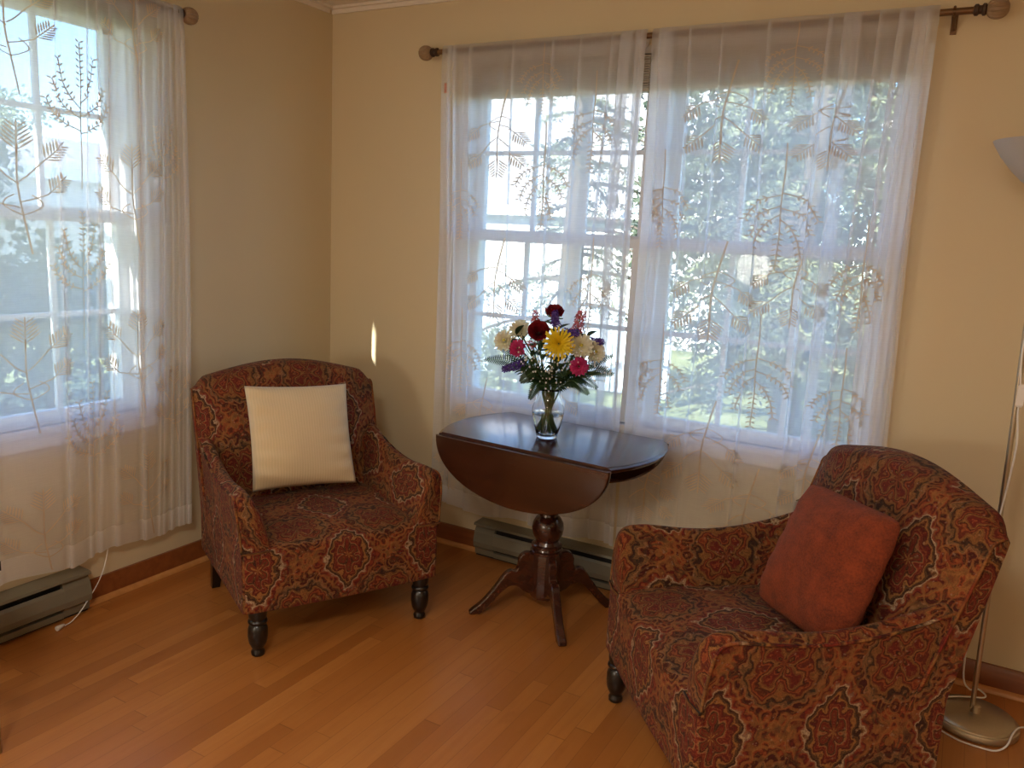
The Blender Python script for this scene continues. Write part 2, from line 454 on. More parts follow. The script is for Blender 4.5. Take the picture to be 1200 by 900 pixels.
# ---- windows: frame, two sashes with their muntins, panes
def window(k, mapf, a0, a1, cols, label):
    root = bpy.data.objects.new('window_%d' % k, None); COL.objects.link(root); struct(root, label, 'window')
    def bx(b, x0, x1, d0, d1, z0, z1, mi=0):
        c = [mapf(x, d, z) for z in (z0, z1) for d in (d0, d1) for x in (x0, x1)]
        b.add(c, [(0, 2, 3, 1), (4, 5, 7, 6), (0, 1, 5, 4), (2, 6, 7, 3), (0, 4, 6, 2), (1, 3, 7, 5)], mi)
    g0, g1 = cols[0], cols[-1]
    b = MB(); bx(b, a0, a0 + .012, .0, .16, WIN_Z0, WIN_Z1); bx(b, a1 - .012, a1, .0, .16, WIN_Z0, WIN_Z1)
    bx(b, a0, a1, .0, .16, WIN_Z1 - .012, WIN_Z1); bx(b, a0, a1, 0, .16, WIN_Z0, WIN_Z0 + .012)
    w = .062 if k == 3 else .03
    bx(b, a0 - w, a0, -.014, -.0005, WIN_Z0 - .06, WIN_Z1 + .03); bx(b, a1, a1 + w, -.014, -.0005, WIN_Z0 - .06, WIN_Z1 + .03)
    bx(b, a0, a1, -.014, -.0005, WIN_Z1, WIN_Z1 + .03)
    b.build('frame', WHITE, root, smooth=0, fix=True)
    b = MB(); bx(b, a0 - w, a1 + w, -.026, .02, WIN_Z0 - .012, WIN_Z0 + .012); bx(b, a0, a1, -.016, -.0005, WIN_Z0 - .06, WIN_Z0 - .012)
    b.build('sill', WHITE, root, smooth=0, fix=True)
    for nm, d, z0, z1, zm, rb, rt in (('upper_sash', .062, 1.467, 2.09, 1.792, .046, .045), ('lower_sash', .026, .758, 1.418, 1.094, .046, .04)):
        b = MB()
        bx(b, a0 + .012, g0, d, d + .03, z0 - rb, z1 + rt); bx(b, g1, a1 - .012, d, d + .03, z0 - rb, z1 + rt)
        bx(b, g0, g1, d, d + .03, z0 - rb, z0); bx(b, g0, g1, d, d + .03, z1, z1 + rt)
        for c in cols[1:-1]: bx(b, c - .009, c + .009, d + .006, d + .024, z0, z1)
        bx(b, g0, g1, d + .007, d + .023, zm - .009, zm + .009)
        s_ = b.build(nm, WHITE, root, smooth=0, fix=True)
        b = MB(); bx(b, g0, g1, d + .0135, d + .0165, z0, z1); b.build('pane', PANE, s_, smooth=0)
window(1, back, *BACKWIN[0], [.827, 1.069, 1.311, 1.553], 'window behind the flower vase, white muntins')
window(2, back, *BACKWIN[1], [1.71, 1.951, 2.193, 2.436], 'window with dense trees outside, next to the floor lamp')
window(3, left, *LEFTWIN, [-1.85, -1.608, -1.366, -1.124], 'window in the wall beside the chair with the cream cushion')

def blind(mapf, a0, a1, z0, z1, label):
    root = thing('window_blind', label, 'blind', mapf(a0, -.03, z0), 0, 'raised blinds above the windows')
    o = Vector(mapf(a0, -.03, z0))
    def bx(b, x0, x1, d0, d1, zz0, zz1):
        c = [Vector(mapf(x, d, z)) - o for z in (zz0, zz1) for d in (d0, d1) for x in (x0, x1)]
        b.add(c, [(0, 2, 3, 1), (4, 5, 7, 6), (0, 1, 5, 4), (2, 6, 7, 3), (0, 4, 6, 2), (1, 3, 7, 5)])
    b = MB(); bx(b, a0, a1, -.05, -.016, z1 - .03, z1); b.build('headrail', BLIND, root, smooth=0, fix=True)
    b = MB(); n = max(3, int((z1 - z0 - .045) / .0085))
    for i in range(n):
        z = z0 + .014 + (z1 - z0 - .045) * i / n
        bx(b, a0 + .005, a1 - .005, -.049 + .002 * (i % 2), -.018, z, z + .0055)
    b.build('slats', BLIND, root, smooth=0, fix=True)
    b = MB(); bx(b, a0 + .004, a1 - .004, -.05, -.017, z0, z0 + .012); b.build('bottom_rail', BLIND, root, smooth=0, fix=True)
blind(back, .785, 1.60, 2.0, 2.165, 'raised grey-brown blind above the window behind the vase')
blind(back, 1.645, 2.47, 2.0, 2.165, 'raised grey-brown blind above the window with the trees')
blind(left, -1.90, -1.07, 2.085, 2.165, 'raised blind above the window with the blue sky')

# ------------------------------------------------------------------ heaters
def heater(mapf, a0, a1, cap_at, label):
    """cap_at: end(s) whose closed section shows"""
    o = Vector(mapf(a0, 0, 0))
    root = thing('baseboard_heater', label, 'heater', o, 0, 'electric baseboard heaters')
    P = lambda a: (lambda d, z: Vector(mapf(a, -d, z)) - o)
    def pr(poly, x0, x1, name, m, smooth=0):
        b = MB(); b.prism(poly, P(x0), P(x1)); return b.build(name, m, root, smooth=smooth, fix=True)
    e = .10 if cap_at == 'a0' else -.10
    i0, i1 = (a0 + .10, a1) if cap_at == 'a0' else (a0, a1 - .10)
    body = [(.001, .012), (.056, .012), (.060, .040), (.074, .052), (.078, .075), (.070, .118), (.058, .140), (.058, .150), (.078, .153), (.076, .163), (.001, .166)]
    c0, c1 = (a0, a0 + .10) if cap_at == 'a0' else (a1 - .10, a1)
    pr(body, c0, c1, 'end_cap', HEAT)
    pr([(.001, .150), (.078, .153), (.076, .163), (.001, .166)], i0, i1, 'top_cover', HEAT)
    pr([(.058, .050), (.073, .052), (.077, .075), (.069, .116), (.062, .127), (.059, .126), (.066, .114), (.072, .075), (.069, .056), (.058, .054)], i0, i1, 'front_panel', HEAT)
    pr([(.001, .014), (.045, .014), (.045, .149), (.001, .149)], i0, i1, 'heating_fins', HEATD)
    pr([(.046, .012), (.060, .012), (.061, .034), (.046, .036)], i0, i1, 'bottom_rail', HEAT)
    pr([(.002, 0.0005), (.045, 0.0005), (.045, .0118), (.002, .0118)], a0, a1, 'foot', HEATD)
heater(back, .932, 2.63, 'a0', 'beige baseboard heater behind the drop-leaf table')
heater(left, -2.7, -1.352, 'a1', 'beige baseboard heater under the window with the blue sky')

# ------------------------------------------------------------------ curtain rods
def rod(mapf, a0, a1, dirs, bracket, label):
    zz, dd = 2.19, .078
    o = Vector(mapf(a0, -dd, zz))
    root = thing('curtain_rod', label, 'curtain rod', o, 0, 'bronze curtain rods')
    P = lambda a, d=0, z=0: Vector(mapf(a, -dd + d, zz + z)) - o
    b = MB(); b.tube([P(a0), P(a1)], .0105, 14); b.build('pole', BRONZE, root)
    ax = (P(a1) - P(a0)).normalized()
    for a, s in dirs:
        q = (ax * s).to_track_quat('Z', 'Y').to_matrix()
        b = MB()
        b.lathe([(-.004, .0112), (0, .017), (.008, .017), (.012, .0125), (.018, .0125), (.022, .018), (.028, .018), (.034, .012)], P(a), 20, 0, q)
        pf = [(.030 + .062 * (1 - math.cos(PI * i / 14)) / 2, max(.0005, .031 * math.sin(PI * i / 14) ** .8)) for i in range(15)]
        f = b.build('finial', FINIALD, root)
        b2 = MB(); b2.lathe(pf, P(a), 48, 0, q, lambda t, z: 1 - .10 * max(0, math.cos(12 * t)) ** 8)
        b2.build('finial_ball', FINIAL, f)
    for a in bracket:
        b = MB()
        c = [P(x, d, z) for z in (-.05, .012) for d in (dd - .006, dd - .0005) for x in (a - .009, a + .009)]
        b.add(c, [(0, 2, 3, 1), (4, 5, 7, 6), (0, 1, 5, 4), (2, 6, 7, 3), (0, 4, 6, 2), (1, 3, 7, 5)])
        b.tube([P(a, dd - .003, -.035), P(a, .03, -.028), P(a, 0, -.014)], .006, 8)
        arc = [P(a, .0135 * math.cos(t), .0135 * math.sin(t)) for t in [PI * (-.9 + 1.8 * i / 12) for i in range(13)]]
        b.tube(arc, .0042, 8)
        b.build('bracket', BRONZE, root, fix=True)
rod(back, .655, 2.64, ((.655, -1), (2.64, 1)), (2.585,), 'long bronze rod carrying the sheers over the two windows')
rod(left, -2.45, -.925, ((-.925, 1),), (), 'bronze rod carrying the sheer beside the cream-cushion chair')

# ------------------------------------------------------------------ sheer curtains
def motif_branch(h, flip=1):
    """upright sprig: long stem and beaded side twigs -> list of (polyline, width), leaves (x, y, angle, length, width)"""
    L, B = [], []
    L.append(([(0, -h * .55), (.002, -h * .3), (0, 0), (.003, h * .3), (0, h * .62)], .0032))
    def beads(pts, n, ln):
        for i in range(n):
            t = .25 + .75 * i / (n - 1); k = t * (len(pts) - 1); i0 = min(int(k), len(pts) - 2); f = k - i0
            x, y = lerp(pts[i0][0], pts[i0 + 1][0], f), lerp(pts[i0][1], pts[i0 + 1][1], f)
            a = math.atan2(pts[i0 + 1][1] - pts[i0][1], pts[i0 + 1][0] - pts[i0][0])
            for s in (-1, 1): B.append((x, y, a + s * .95, ln, ln * .36))
    for s, y0, w, top in ((1, -.10, .26, .10), (-1, -.08, .24, .09), (1, .04, .22, .22), (-1, .02, .20, .25), (1, .14, .14, .46), (-1, .10, .15, .41)):
        p = [(0, y0 * h), (s * w * h * .45, (y0 + (top - y0) * .25) * h), (s * w * h * .8, (y0 + (top - y0) * .65) * h), (s * w * h, (top + .05) * h)]
        L.append((p, .0036)); beads(p, 7, .016)
    beads([(0, h * .15), (0, h * .62)], 8, .016)
    return L, B
def motif_fan(h):
    """sprig of feathered fans"""
    L, B = [], []
    L.append(([(.03, -h * .55), (.012, -h * .25), (0, 0), (0, h * .30)], .0042))
    def fan(x, y, a, r, n=6):
        L.append(([(x, y), (x + math.cos(a) * r * .8, y + math.sin(a) * r * .8)], .0036))
        for i in range(n):
            t = .15 + .75 * i / n
            for s in (-1, 1):
                B.append((x + math.cos(a) * r * t, y + math.sin(a) * r * t, a + s * .8, r * (.60 - .33 * t), .0058))
        B.append((x + math.cos(a) * r * .7, y + math.sin(a) * r * .7, a, r * .35, .0055))
    fan(0, h * .22, PI / 2, h * .27)
    for s, y0, dx, dy, r in ((1, .02, .14, .16, .23), (-1, .0, .145, .18, .24), (1, -.14, .17, .07, .21), (-1, -.18, .175, .05, .22)):
        q = (s * dx * h, (y0 + dy) * h); m = (s * dx * h * .45, (y0 + dy * .35) * h)
        L.append(([(.004, y0 * h), m, q], .0036)); fan(q[0], q[1], PI / 2 - s * .7, h * r)
    for s in (1, -1):   # open outline leaf near the foot
        pts = [(.012, -h * .24)] + [(.012 + s * (math.sin(t) * .035 + .02 * t / PI), -h * .24 + t / PI * h * .16) for t in (.6, 1.5, 2.4, PI)]
        L.append((pts, .0032))
    return L, B

def curtain(mapf, a0, a1, pleats, motifs, flip, label, seed, bulge=0.0, tags=()):
    r = random.Random(seed); ZT, ZB, D = 2.212, .205, .078
    ph = [r.uniform(0, 6.28) for _ in range(8)]
    W = a1 - a0
    # where each pleat turns back on itself: (position 0..1, half-width, fold-back, depth)
    PL = [((p - a0) / W, r.uniform(.0055, .0075) / W, (.022 + d * .8 if d >= .03 else .007 + d * .85), r.uniform(.004, .006), r.uniform(-.012, .012), r.uniform(0, 6.28)) for p, d in pleats]
    def raw(t, z):
        k = (ZT - z) / (ZT - ZB)                   # 0 at the rod, 1 at the hem
        x = t * W; y = 0.0
        for p, w, d, hgt, drift, pp in PL:
            pc = p + drift * k / W * 2.0 + .004 * math.sin(pp + k * 5) / W
            s = (t - pc) / w
            dk = d * (1 - .35 * k)
            x -= dk * sm(-1, 1, s)
            if abs(s) < 9: y += hgt * 1.5 * s * math.exp(-s * s / 7)
        return x, y, k
    ends = {}
    def S(t, z):
        kz = round(z, 4)
        if kz not in ends: ends[kz] = (raw(0, z)[0], raw(1, z)[0])
        e0, e1 = ends[kz]; x, y, k = raw(t, z)
        x = a0 + (x - e0) / (e1 - e0) * W
        amp = .006 + .0035 * k
        y += amp * (math.sin(t * W * 21 + ph[0] + k * .7) * .6 + math.sin(t * W * 37 + ph[1] - k * 1.1) * .35 + math.sin(t * W * 9 + ph[2]) * .5)
        y += .004 * math.sin(t * W * 120 + ph[3]) * max(0, 1 - k * 3)
        x += .010 * math.sin(k * 3.0 + ph[4]) * (t - .5) * 2 * sm(0, .4, k) + bulge * k * (t if bulge > 0 else 1 - t)
        zz = z
        if z < .6: zz += .010 * math.sin(t * W * 17 + ph[5]) * (1 - (z - ZB) / .4) if z < ZB + .4 else 0
        fr = -D - .018 + .038 * k
        if z > 2.17: fr = lerp(-D - .0165, -D - .006, sm(2.196, 2.212, z)) if z > 2.196 else -D - .0165
        elif z > 2.1: fr = lerp(-D - .0175, -D - .0165, sm(2.1, 2.17, z))
        sc = lerp(1, .22, sm(2.08, 2.17, z))
        dd = fr - y * sc
        return Vector(mapf(x, min(dd, -.030), zz))
    zs = [ZB + (2.0 - ZB) * i / 34 for i in range(35)] + [2.04, 2.08, 2.11, 2.14, 2.165, 2.175, 2.19, 2.2, 2.212]
    # columns: even plus extra ones inside the pleats
    ts = sorted(set([round(i / 110, 5) for i in range(111)] + [round(min(1, max(0, p + w * q)), 5) for p, w, d, h_, dr, pp in PL for q in (-2.2, -1.6, -1, -.6, -.3, 0, .3, .6, 1, 1.6, 2.2)]))
    # widen so that drifting pleats stay resolved
    ts = sorted(set(ts + [round(min(1, max(0, p + dr_ / W)), 5) for p, w, *_ in PL for dr_ in [x * .0032 for x in range(-11, 12)]]))
    o = Vector(mapf((a0 + a1) / 2, -D, ZT)); b = MB()
    n = len(ts); vs, uvs = [], []
    for z in zs:
        for t in ts:
            vs.append(S(t, z) - o); uvs.append((t * W * 1.3, z - ZB))
    fs = [(j * n + i, j * n + i + 1, (j + 1) * n + i + 1, (j + 1) * n + i) for j in range(len(zs) - 1) for i in range(n - 1)]
    b.add(vs, fs, 0, uvs)
    # rear of the rod pocket and the doubled hem behind
    vs, uvs = [], []
    zz2 = [2.203, 2.19, 2.175, 2.16, 2.145]
    for z in zz2:
        for t in ts:
            p = S(t, 2.19); q = Vector(mapf(0, 0, 0))
            dd = -D + .0155 if z < 2.2 else -D - .002
            if z < 2.165: dd = -D + lerp(.0155, -.012, (2.165 - z) / .02)
            al = p.x if mapf is back else p.y
            vs.append(Vector(mapf(al, dd + .0012 * math.sin(t * W * 300 + ph[6]), z)) - o); uvs.append((t * W * 1.3, z - ZB))
    fs = [(j * n + i, j * n + i + 1, (j + 1) * n + i + 1, (j + 1) * n + i) for j in range(len(zz2) - 1) for i in range(n - 1)]
    b.add(vs, fs, 0, uvs)
    # side hem: a doubled strip along the outer edges
    for t0, t1 in ((0, .03 / W), (1 - .03 / W, 1)):
        zz3 = [ZB + (2.1 - ZB) * i / 30 for i in range(31)]
        vs = [S(lerp(t0, t1, i / 3), z) - o + Vector(mapf(0, .0022, 0)) for z in zz3 for i in range(4)]
        fs = [(j * 4 + i, j * 4 + i + 1, (j + 1) * 4 + i + 1, (j + 1) * 4 + i) for j in range(30) for i in range(3)]
        b.add(vs, fs, 0, [(lerp(t0, t1, i / 3) * W * 1.3 + .3, z - ZB + .1) for z in zz3 for i in range(4)])
    # embroidery, stitched on the room side
    off = Vector(mapf(0, -.0016, 0))
    def centre(mx, mz):
        best = min((abs((lambda p: p.x if mapf is back else p.y)(S(i / 240, mz)) - mx), i / 240) for i in range(241)); return best[1]
    def put(mt, mz, x, y, sc): return S(min(.999, max(.001, mt + x * sc * 1.12 / W)), min(2.19, max(ZB + .01, mz + y * sc * flip))) - o + off
    for kind, mx, mz, sc in motifs:
        mx = centre(mx, mz); sc *= .88 if mapf is back else 1.0
        Ls, Bs = motif_branch(.40) if kind == 'b' else motif_fan(.40)
        for pts, w in Ls:
            cp = [(p.x, p.y) for p in catmull([(x, y, 0) for x, y in pts], 7)]
            vs = []
            for i, (x, y) in enumerate(cp):
                x2, y2 = cp[min(i + 1, len(cp) - 1)]; x1, y1 = cp[max(i - 1, 0)]
                l = math.hypot(x2 - x1, y2 - y1) or 1; nx, ny = -(y2 - y1) / l, (x2 - x1) / l
                vs += [put(mx, mz, x + nx * w * .6, y + ny * w * .6, sc), put(mx, mz, x - nx * w * .6, y - ny * w * .6, sc)]
            b.add(vs, [(2 * i, 2 * i + 1, 2 * i + 3, 2 * i + 2) for i in range(len(cp) - 1)], 1, [(0, .5)] * len(vs))
        for x, y, a, ln, wd in Bs:
            ca, sa = math.cos(a), math.sin(a)
            pr = [(0, 0), (.35, .5), (.75, .42), (1, 0), (.75, -.42), (.35, -.5)]
            vs = [put(mx, mz, x + ca * q * ln - sa * e * wd, y + sa * q * ln + ca * e * wd, sc) for q, e in pr]
            b.add(vs, [(0, 1, 2, 3, 4, 5)], 1, [(0, .5)] * 6)
    ob = b.build('sheer_curtain', [SHEER, THREAD], None, o, smooth=180)
    tag(ob, label, 'curtain', 'embroidered sheer curtains')
    for a in tags:
        q = MB(); p = S((a - a0) / W, 2.04) - o + Vector(mapf(0, -.004, 0))
        e = Vector(mapf(.006, 0, 0)); nn = Vector(mapf(0, -.0012, 0))
        c = [p + e * sx + nn * sd + Vector((0, 0, sz)) for sz in (-.02, .02) for sd in (0, 1) for sx in (-1, 1)]
        q.add(c, [(0, 2, 3, 1), (4, 5, 7, 6), (0, 1, 5, 4), (2, 6, 7, 3), (0, 4, 6, 2), (1, 3, 7, 5)])
        q.build('care_tag', TAGM, ob, smooth=0)
    return ob
curtain(back, .690, 1.592,
    [(.725, .016), (.757, .014), (.79, .018), (.86, .014), (1.02, .010), (1.165, .016), (1.27, .014), (1.375, .016), (1.43, .012), (1.47, .03), (1.535, .02), (1.565, .018)],
    [('f', .975, 1.84, .95), ('b', 1.19, 1.70, 1.0), ('b', 1.40, 1.90, .9), ('f', .985, 1.25, .95), ('b', 1.43, 1.28, .9), ('b', 1.17, 2.09, .75), ('b', .80, 1.60, .8),
     ('b', .82, .95, .9), ('f', .93, .66, .9), ('f', 1.30, .85, .9), ('b', 1.15, .50, .9), ('f', .78, .42, .8), ('f', 1.42, .50, .85)], -1,
    'sheer embroidered curtain behind the flower vase', 3, 0, (.705,))
curtain(back, 1.612, 2.545,
    [(1.64, .016), (1.68, .016), (1.715, .03), (1.80, .014), (1.90, .010), (2.02, .012), (2.17, .016), (2.245, .034), (2.33, .014), (2.40, .02), (2.445, .018), (2.485, .022), (2.515, .016)],
    [('f', 1.90, 1.90, .95), ('b', 2.13, 2.09, .75), ('b', 2.13, 1.60, 1.05), ('f', 1.915, 1.27, 1.0), ('f', 2.27, 1.86, .85), ('b', 2.10, 1.02, 1.0), ('f', 1.925, .68, 1.0),
     ('b', 2.40, .95, .9), ('b', 2.42, 1.38, .9), ('f', 2.20, 1.32, .85), ('b', 1.74, .98, .85), ('f', 2.11, .46, .95), ('f', 2.31, .64, .85), ('b', 1.70, 1.62, .85), ('f', 1.72, .48, .8)], -1,
    'sheer embroidered curtain behind the chair with the rust cushion', 5, .02, (1.635,))
curtain(left, -2.30, -.905,
    [(-2.2, .02), (-2.05, .016), (-1.9, .016), (-1.7, .014), (-1.49, .010), (-1.385, .016), (-1.335, .010), (-1.285, .012), (-1.19, .010), (-1.10, .014), (-1.055, .016), (-1.02, .018), (-.985, .016), (-.955, .018), (-.93, .012)],
    [('b', -1.322, 1.75, 1.0), ('f', -1.54, 1.53, 1.0), ('f', -1.13, 1.52, .9), ('b', -1.327, 1.22, .92), ('f', -1.54, .92, .95), ('f', -1.12, .93, .9), ('b', -1.31, .62, .95),
     ('f', -1.51, .345, .85), ('f', -1.10, .40, .8), ('f', -1.55, 2.0, .9), ('f', -1.11, 2.08, .8), ('b', -.99, 1.62, .8), ('f', -.97, .72, .8), ('b', -1.75, 1.25, .9)], 1,
    'sheer embroidered curtain over the window with the blue sky', 9, 0)

# blind cord with its tassel on the floor
b = MB()
p = catmull([(.028, -1.245, .50), (.03, -1.245, .30), (.034, -1.255, .20), (.05, -1.30, .11), (.075, -1.385, .035), (.09, -1.44, .006), (.10, -1.475, .004)], 8)
root = thing('blind_cord', 'thin white blind cord trailing to a clear tassel on the floor', 'cord', (.10, -1.475, 0))
o_ = Vector((.10, -1.475, 0))
b.tube([q - o_ for q in p], .0018, 6); b.build('cord', WPLAST, root)
b = MB(); d = Vector((.25, -1, 0)).normalized().to_track_quat('Z', 'Y').to_matrix()
b.lathe([(0, .002), (.004, .005), (.018, .0075), (.028, .009), (.034, .009), (.035, .003)], (0, 0, .0092), 12, 0, d)
b.build('tassel', CLEARP, root)

# ------------------------------------------------------------------ armchairs
def uvbox(mb):
    """per-face cloth coordinates in metres: u across, v along the run of the cloth (over the front edge without a seam)"""
    for i, f in enumerate(mb.f):
        P = [Vector(mb.v[k]) for k in f]
        n = Vector((0, 0, 0))
        for k in range(len(P)): n += P[k].cross(P[(k + 1) % len(P)])
        ax = max(range(3), key=lambda a: abs(n[a]) * (1.15 if a == 2 else 1))
        if ax == 1: mb.uv[i] = [(p.x + .35 + (.0 if n.y > 0 else .11), p.z + .06) for p in P]   # local x = forward
        else: mb.uv[i] = [(p.y, p.x - p.z) for p in P]
def add_rounded(mb, f0, f1, s0, s1, z0, z1, r, crown, bow):
    """upholstered block, rounded edges; top crowned, front bowed"""
    fc, fh, sc, sh = (f0 + f1) / 2, (f1 - f0) / 2, (s0 + s1) / 2, (s1 - s0) / 2
    def ring(ins):
        cr = .014; out = []; a_, b_ = fh - ins, sh - ins
        corners = ((1, 1, 0), (-1, 1, 1), (-1, -1, 2), (1, -1, 3))
        for q, (cx, cy, k) in enumerate(corners):
            for i in range(6):
                t = PI / 2 * (k + i / 5); out.append((cx * (a_ - cr) + cr * math.cos(t), cy * (b_ - cr) + cr * math.sin(t)))
            x1, y1 = out[-1]; nx, ny, nk = corners[(q + 1) % 4]; t = PI / 2 * nk
            x2, y2 = nx * (a_ - cr) + cr * math.cos(t), ny * (b_ - cr) + cr * math.sin(t)
            for i in range(1, 18): out.append((lerp(x1, x2, i / 18), lerp(y1, y2, i / 18)))
        return [(fc + x + (bow * (1 - (y / sh) ** 2) * (x / fh) if x > 0 else 0), sc + y) for x, y in out]
    rows = [(z0, .006), (z0 + .004, 0)] + [(lerp(z0 + .02, z1 - r, i / 6), 0) for i in range(7)] + [(z1 - r + r * math.sin(t), r * (1 - math.cos(t))) for t in [PI / 2 * i / 6 for i in range(1, 7)]]
    vs = []; M = len(ring(0))
    for z, ins in rows: vs += [(x, y, z) for x, y in ring(ins)]
    fs = [(j * M + k, j * M + (k + 1) % M, (j + 1) * M + (k + 1) % M, (j + 1) * M + k) for j in range(len(rows) - 1) for k in range(M)]
    # top: concentric rings towards the middle
    base = (len(rows) - 1) * M; R = 8; last = base
    for q in range(1, R + 1):
        k_ = 1 - q / R; st = len(vs)
        for k in range(M):
            x, y, z = vs[base + k]
            xx, yy = fc + (x - fc) * k_, sc + (y - sc) * k_
            u_, v_ = (xx - fc) / fh, (yy - sc) / sh
            vs.append((xx, yy, z1 + crown * (1 - u_ ** 4) * (1 - v_ ** 2)))
        fs += [(last + k, last + (k + 1) % M, st + (k + 1) % M, st + k) for k in range(M)]
        last = st
    fs.append(tuple(range(M))[::-1])
    mb.add(vs, fs, 0)
def outline_arm():
    """side view of the piped outer edge of an arm, from the seam at the seat up over the front and back to the backrest (forward, z)"""
    return [(p.x, p.y) for p in catmull([(.308, .378, 0), (.306, .43, 0), (.300, .49, 0), (.289, .535, 0), (.268, .556, 0), (.235, .560, 0), (.17, .554, 0), (.09, .546, 0), (.0, .544, 0), (-.10, .553, 0), (-.20, .573, 0), (-.30, .602, 0), (-.335, .612, 0)], 5)]
def make_arm(sg, parent):
    ol = outline_arm(); b = MB(); n = len(ol); NW = 18
    si, so, zi = .262, .3595, .372
    L = 0; arc = [0]
    for i in range(1, n): L += math.hypot(ol[i][0] - ol[i - 1][0], ol[i][1] - ol[i - 1][1]); arc.append(L)
    rows, uv = [], []
    for i, (x, z) in enumerate(ol):
        hgt = (z - zi) / .185; front = sm(.20, .29, x)
        row = []; ua = 0; q = None
        for k in range(NW + 1):
            w = k / NW
            s_ = lerp(so + .011 * sm(.38, .54, z) * sm(-.33, .2, x), si, w ** .92)
            zz = lerp(z, zi, w ** 3.3) + .022 * min(1, hgt) * math.sin(PI * min(1, w * 1.75)) ** .8 * (1 - .35 * front)
            xx = x + front * .016 * math.sin(PI * w) * min(1, hgt * 1.5) + front * w * (.303 - x) * .75
            p = (xx, s_ * sg, zz)
            if q: ua += math.dist(p, q)
            q = p; row.append(p); uv.append((ua + .03 + .155 * (sg > 0), arc[i] + .06))
        rows.append(row)
    m = NW + 1; vs = [p for r in rows for p in r]
    fs = [(i * m + k, i * m + k + 1, (i + 1) * m + k + 1, (i + 1) * m + k) for i in range(n - 1) for k in range(m - 1)]
    if sg > 0: fs = [f[::-1] for f in fs]
    b.add(vs, fs, 0, uv)
    # outer panel below the piped edge
    N = 16; vs, uv = [], []
    for i in range(n):
        x, y, z = rows[i][0]
        for k in range(N + 1):
            t = k / N; zz = lerp(z, .168, t)
            yy = lerp(y, .3575 * sg, sm(0, 1, min(1, (z - zz) / .16)))
            vs.append((min(x, lerp(.308, .300, sm(0, .03, z - zz))), yy, zz)); uv.append((x + .35, zz + .06))
    fs = [(i * (N + 1) + k, i * (N + 1) + k + 1, (i + 1) * (N + 1) + k + 1, (i + 1) * (N + 1) + k) for i in range(n - 1) for k in range(N)]
    b.add(vs, fs, 0, uv)
    a = b.build('arm', FAB, parent, smooth=55)
    pp = MB(); pts = [Vector(r[0]) + Vector((0, sg * .0015, .001)) for r in rows]
    pp.tube([pts[0] + Vector((.004, -sg * .095, 0)), pts[0] + Vector((.010, -sg * .05, 0)), pts[0] + Vector((.003, 0, 0))] + pts[1:], .0042, 8)
    for i in range(len(pp.f)): pp.uv[i] = [(pp.v[k][0] * .3, pp.v[k][2] * .3 + .15) for k in pp.f[i]]
    pp.build('piping', FAB, a, smooth=180)
    return a
def make_back(parent):
    b = MB(); NS, NZ = 40, 30
    def zt(s):
        q = min(1, abs(s) / .368); return .832 + .066 * (.6 * (1 - q ** 2.4) + .4 * (.5 + .5 * math.cos(PI * q))) - .036 * sm(.84, 1, q) ** 1.5
    def ff(s, z):
        q = abs(s) / .368; return -.172 - (z - .40) * .355 - .075 * q ** 3.2
    def fr(z): return -.283 - (z - .165) * .236
    def wd(z): return lerp(.3565, .368, sm(.17, .8, z))
    def prof(s):
        z1 = zt(s); pts = []
        r = .030
        for i in range(NZ + 1):
            pts.append((ff(s, lerp(.20, z1 - r, i / NZ)), lerp(.20, z1 - r, i / NZ)))
        f1, f2 = ff(s, z1 - r), fr(z1 - .012)
        for i in range(1, 9):
            t = PI / 2 * i / 8
            pts.append((lerp(f1, f2, .62 * (1 - math.cos(t))), z1 - r + r * math.sin(t)))
        pts.append((lerp(f1, f2, .9), z1 - .001)); pts.append((f2, z1 - .008)); pts.append((fr(z1 - .03), z1 - .03))
        for i in range(1, 13): z = lerp(z1 - .03, .172, i / 12); pts.append((fr(z), z))
        return pts
    rows = []
    for j in range(NS + 1):
        q = -1 + 2 * j / NS; q = math.copysign(abs(q) ** .8, q)
        s = q * .368; rows.append([(f, q * wd(z), z) for f, z in prof(s)])
    m = len(rows[0]); vs = [p for r_ in rows for p in r_]
    fs = [(j * m + k, (j + 1) * m + k, (j + 1) * m + k + 1, j * m + k + 1) for j in range(NS) for k in range(m - 1)]
    fs.append(tuple(range(m))); fs.append(tuple(NS * m + k for k in range(m))[::-1])
    fs += [(j * m, j * m + m - 1, (j + 1) * m + m - 1, (j + 1) * m) for j in range(NS)]
    uv = []
    for r_ in rows:
        q = max(-1, min(1, r_[5][1] / .3565)); v_ = 0
        for k, p in enumerate(r_):
            if k: v_ += math.hypot(p[0] - r_[k - 1][0], p[2] - r_[k - 1][2])
            uv.append((p[1] + .09 + math.copysign(.045 * abs(q) ** 3.2, q), v_ + .23))
    b.add(vs, fs, 0, uv)
    for i, f in enumerate(b.f):
        if len(f) == m: b.uv[i] = [(b.v[k][0] + .35, b.v[k][2] + .06) for k in f]
    o = b.build('backrest', FAB, parent, smooth=40)
    for sg in (-1, 1):
        pp = MB(); k0 = 11
        r_ = rows[0 if sg < 0 else NS]
        pts = [Vector(p) + Vector((0, sg * .002, 0)) for p in r_[k0:NZ + 9]]
        pp.tube(pts, .0038, 8)
        for i in range(len(pp.f)): pp.uv[i] = [(pp.v[k][0] * .3, pp.v[k][2] * .3 + .15) for k in pp.f[i]]
        pp.build('piping', FAB, o, smooth=180)
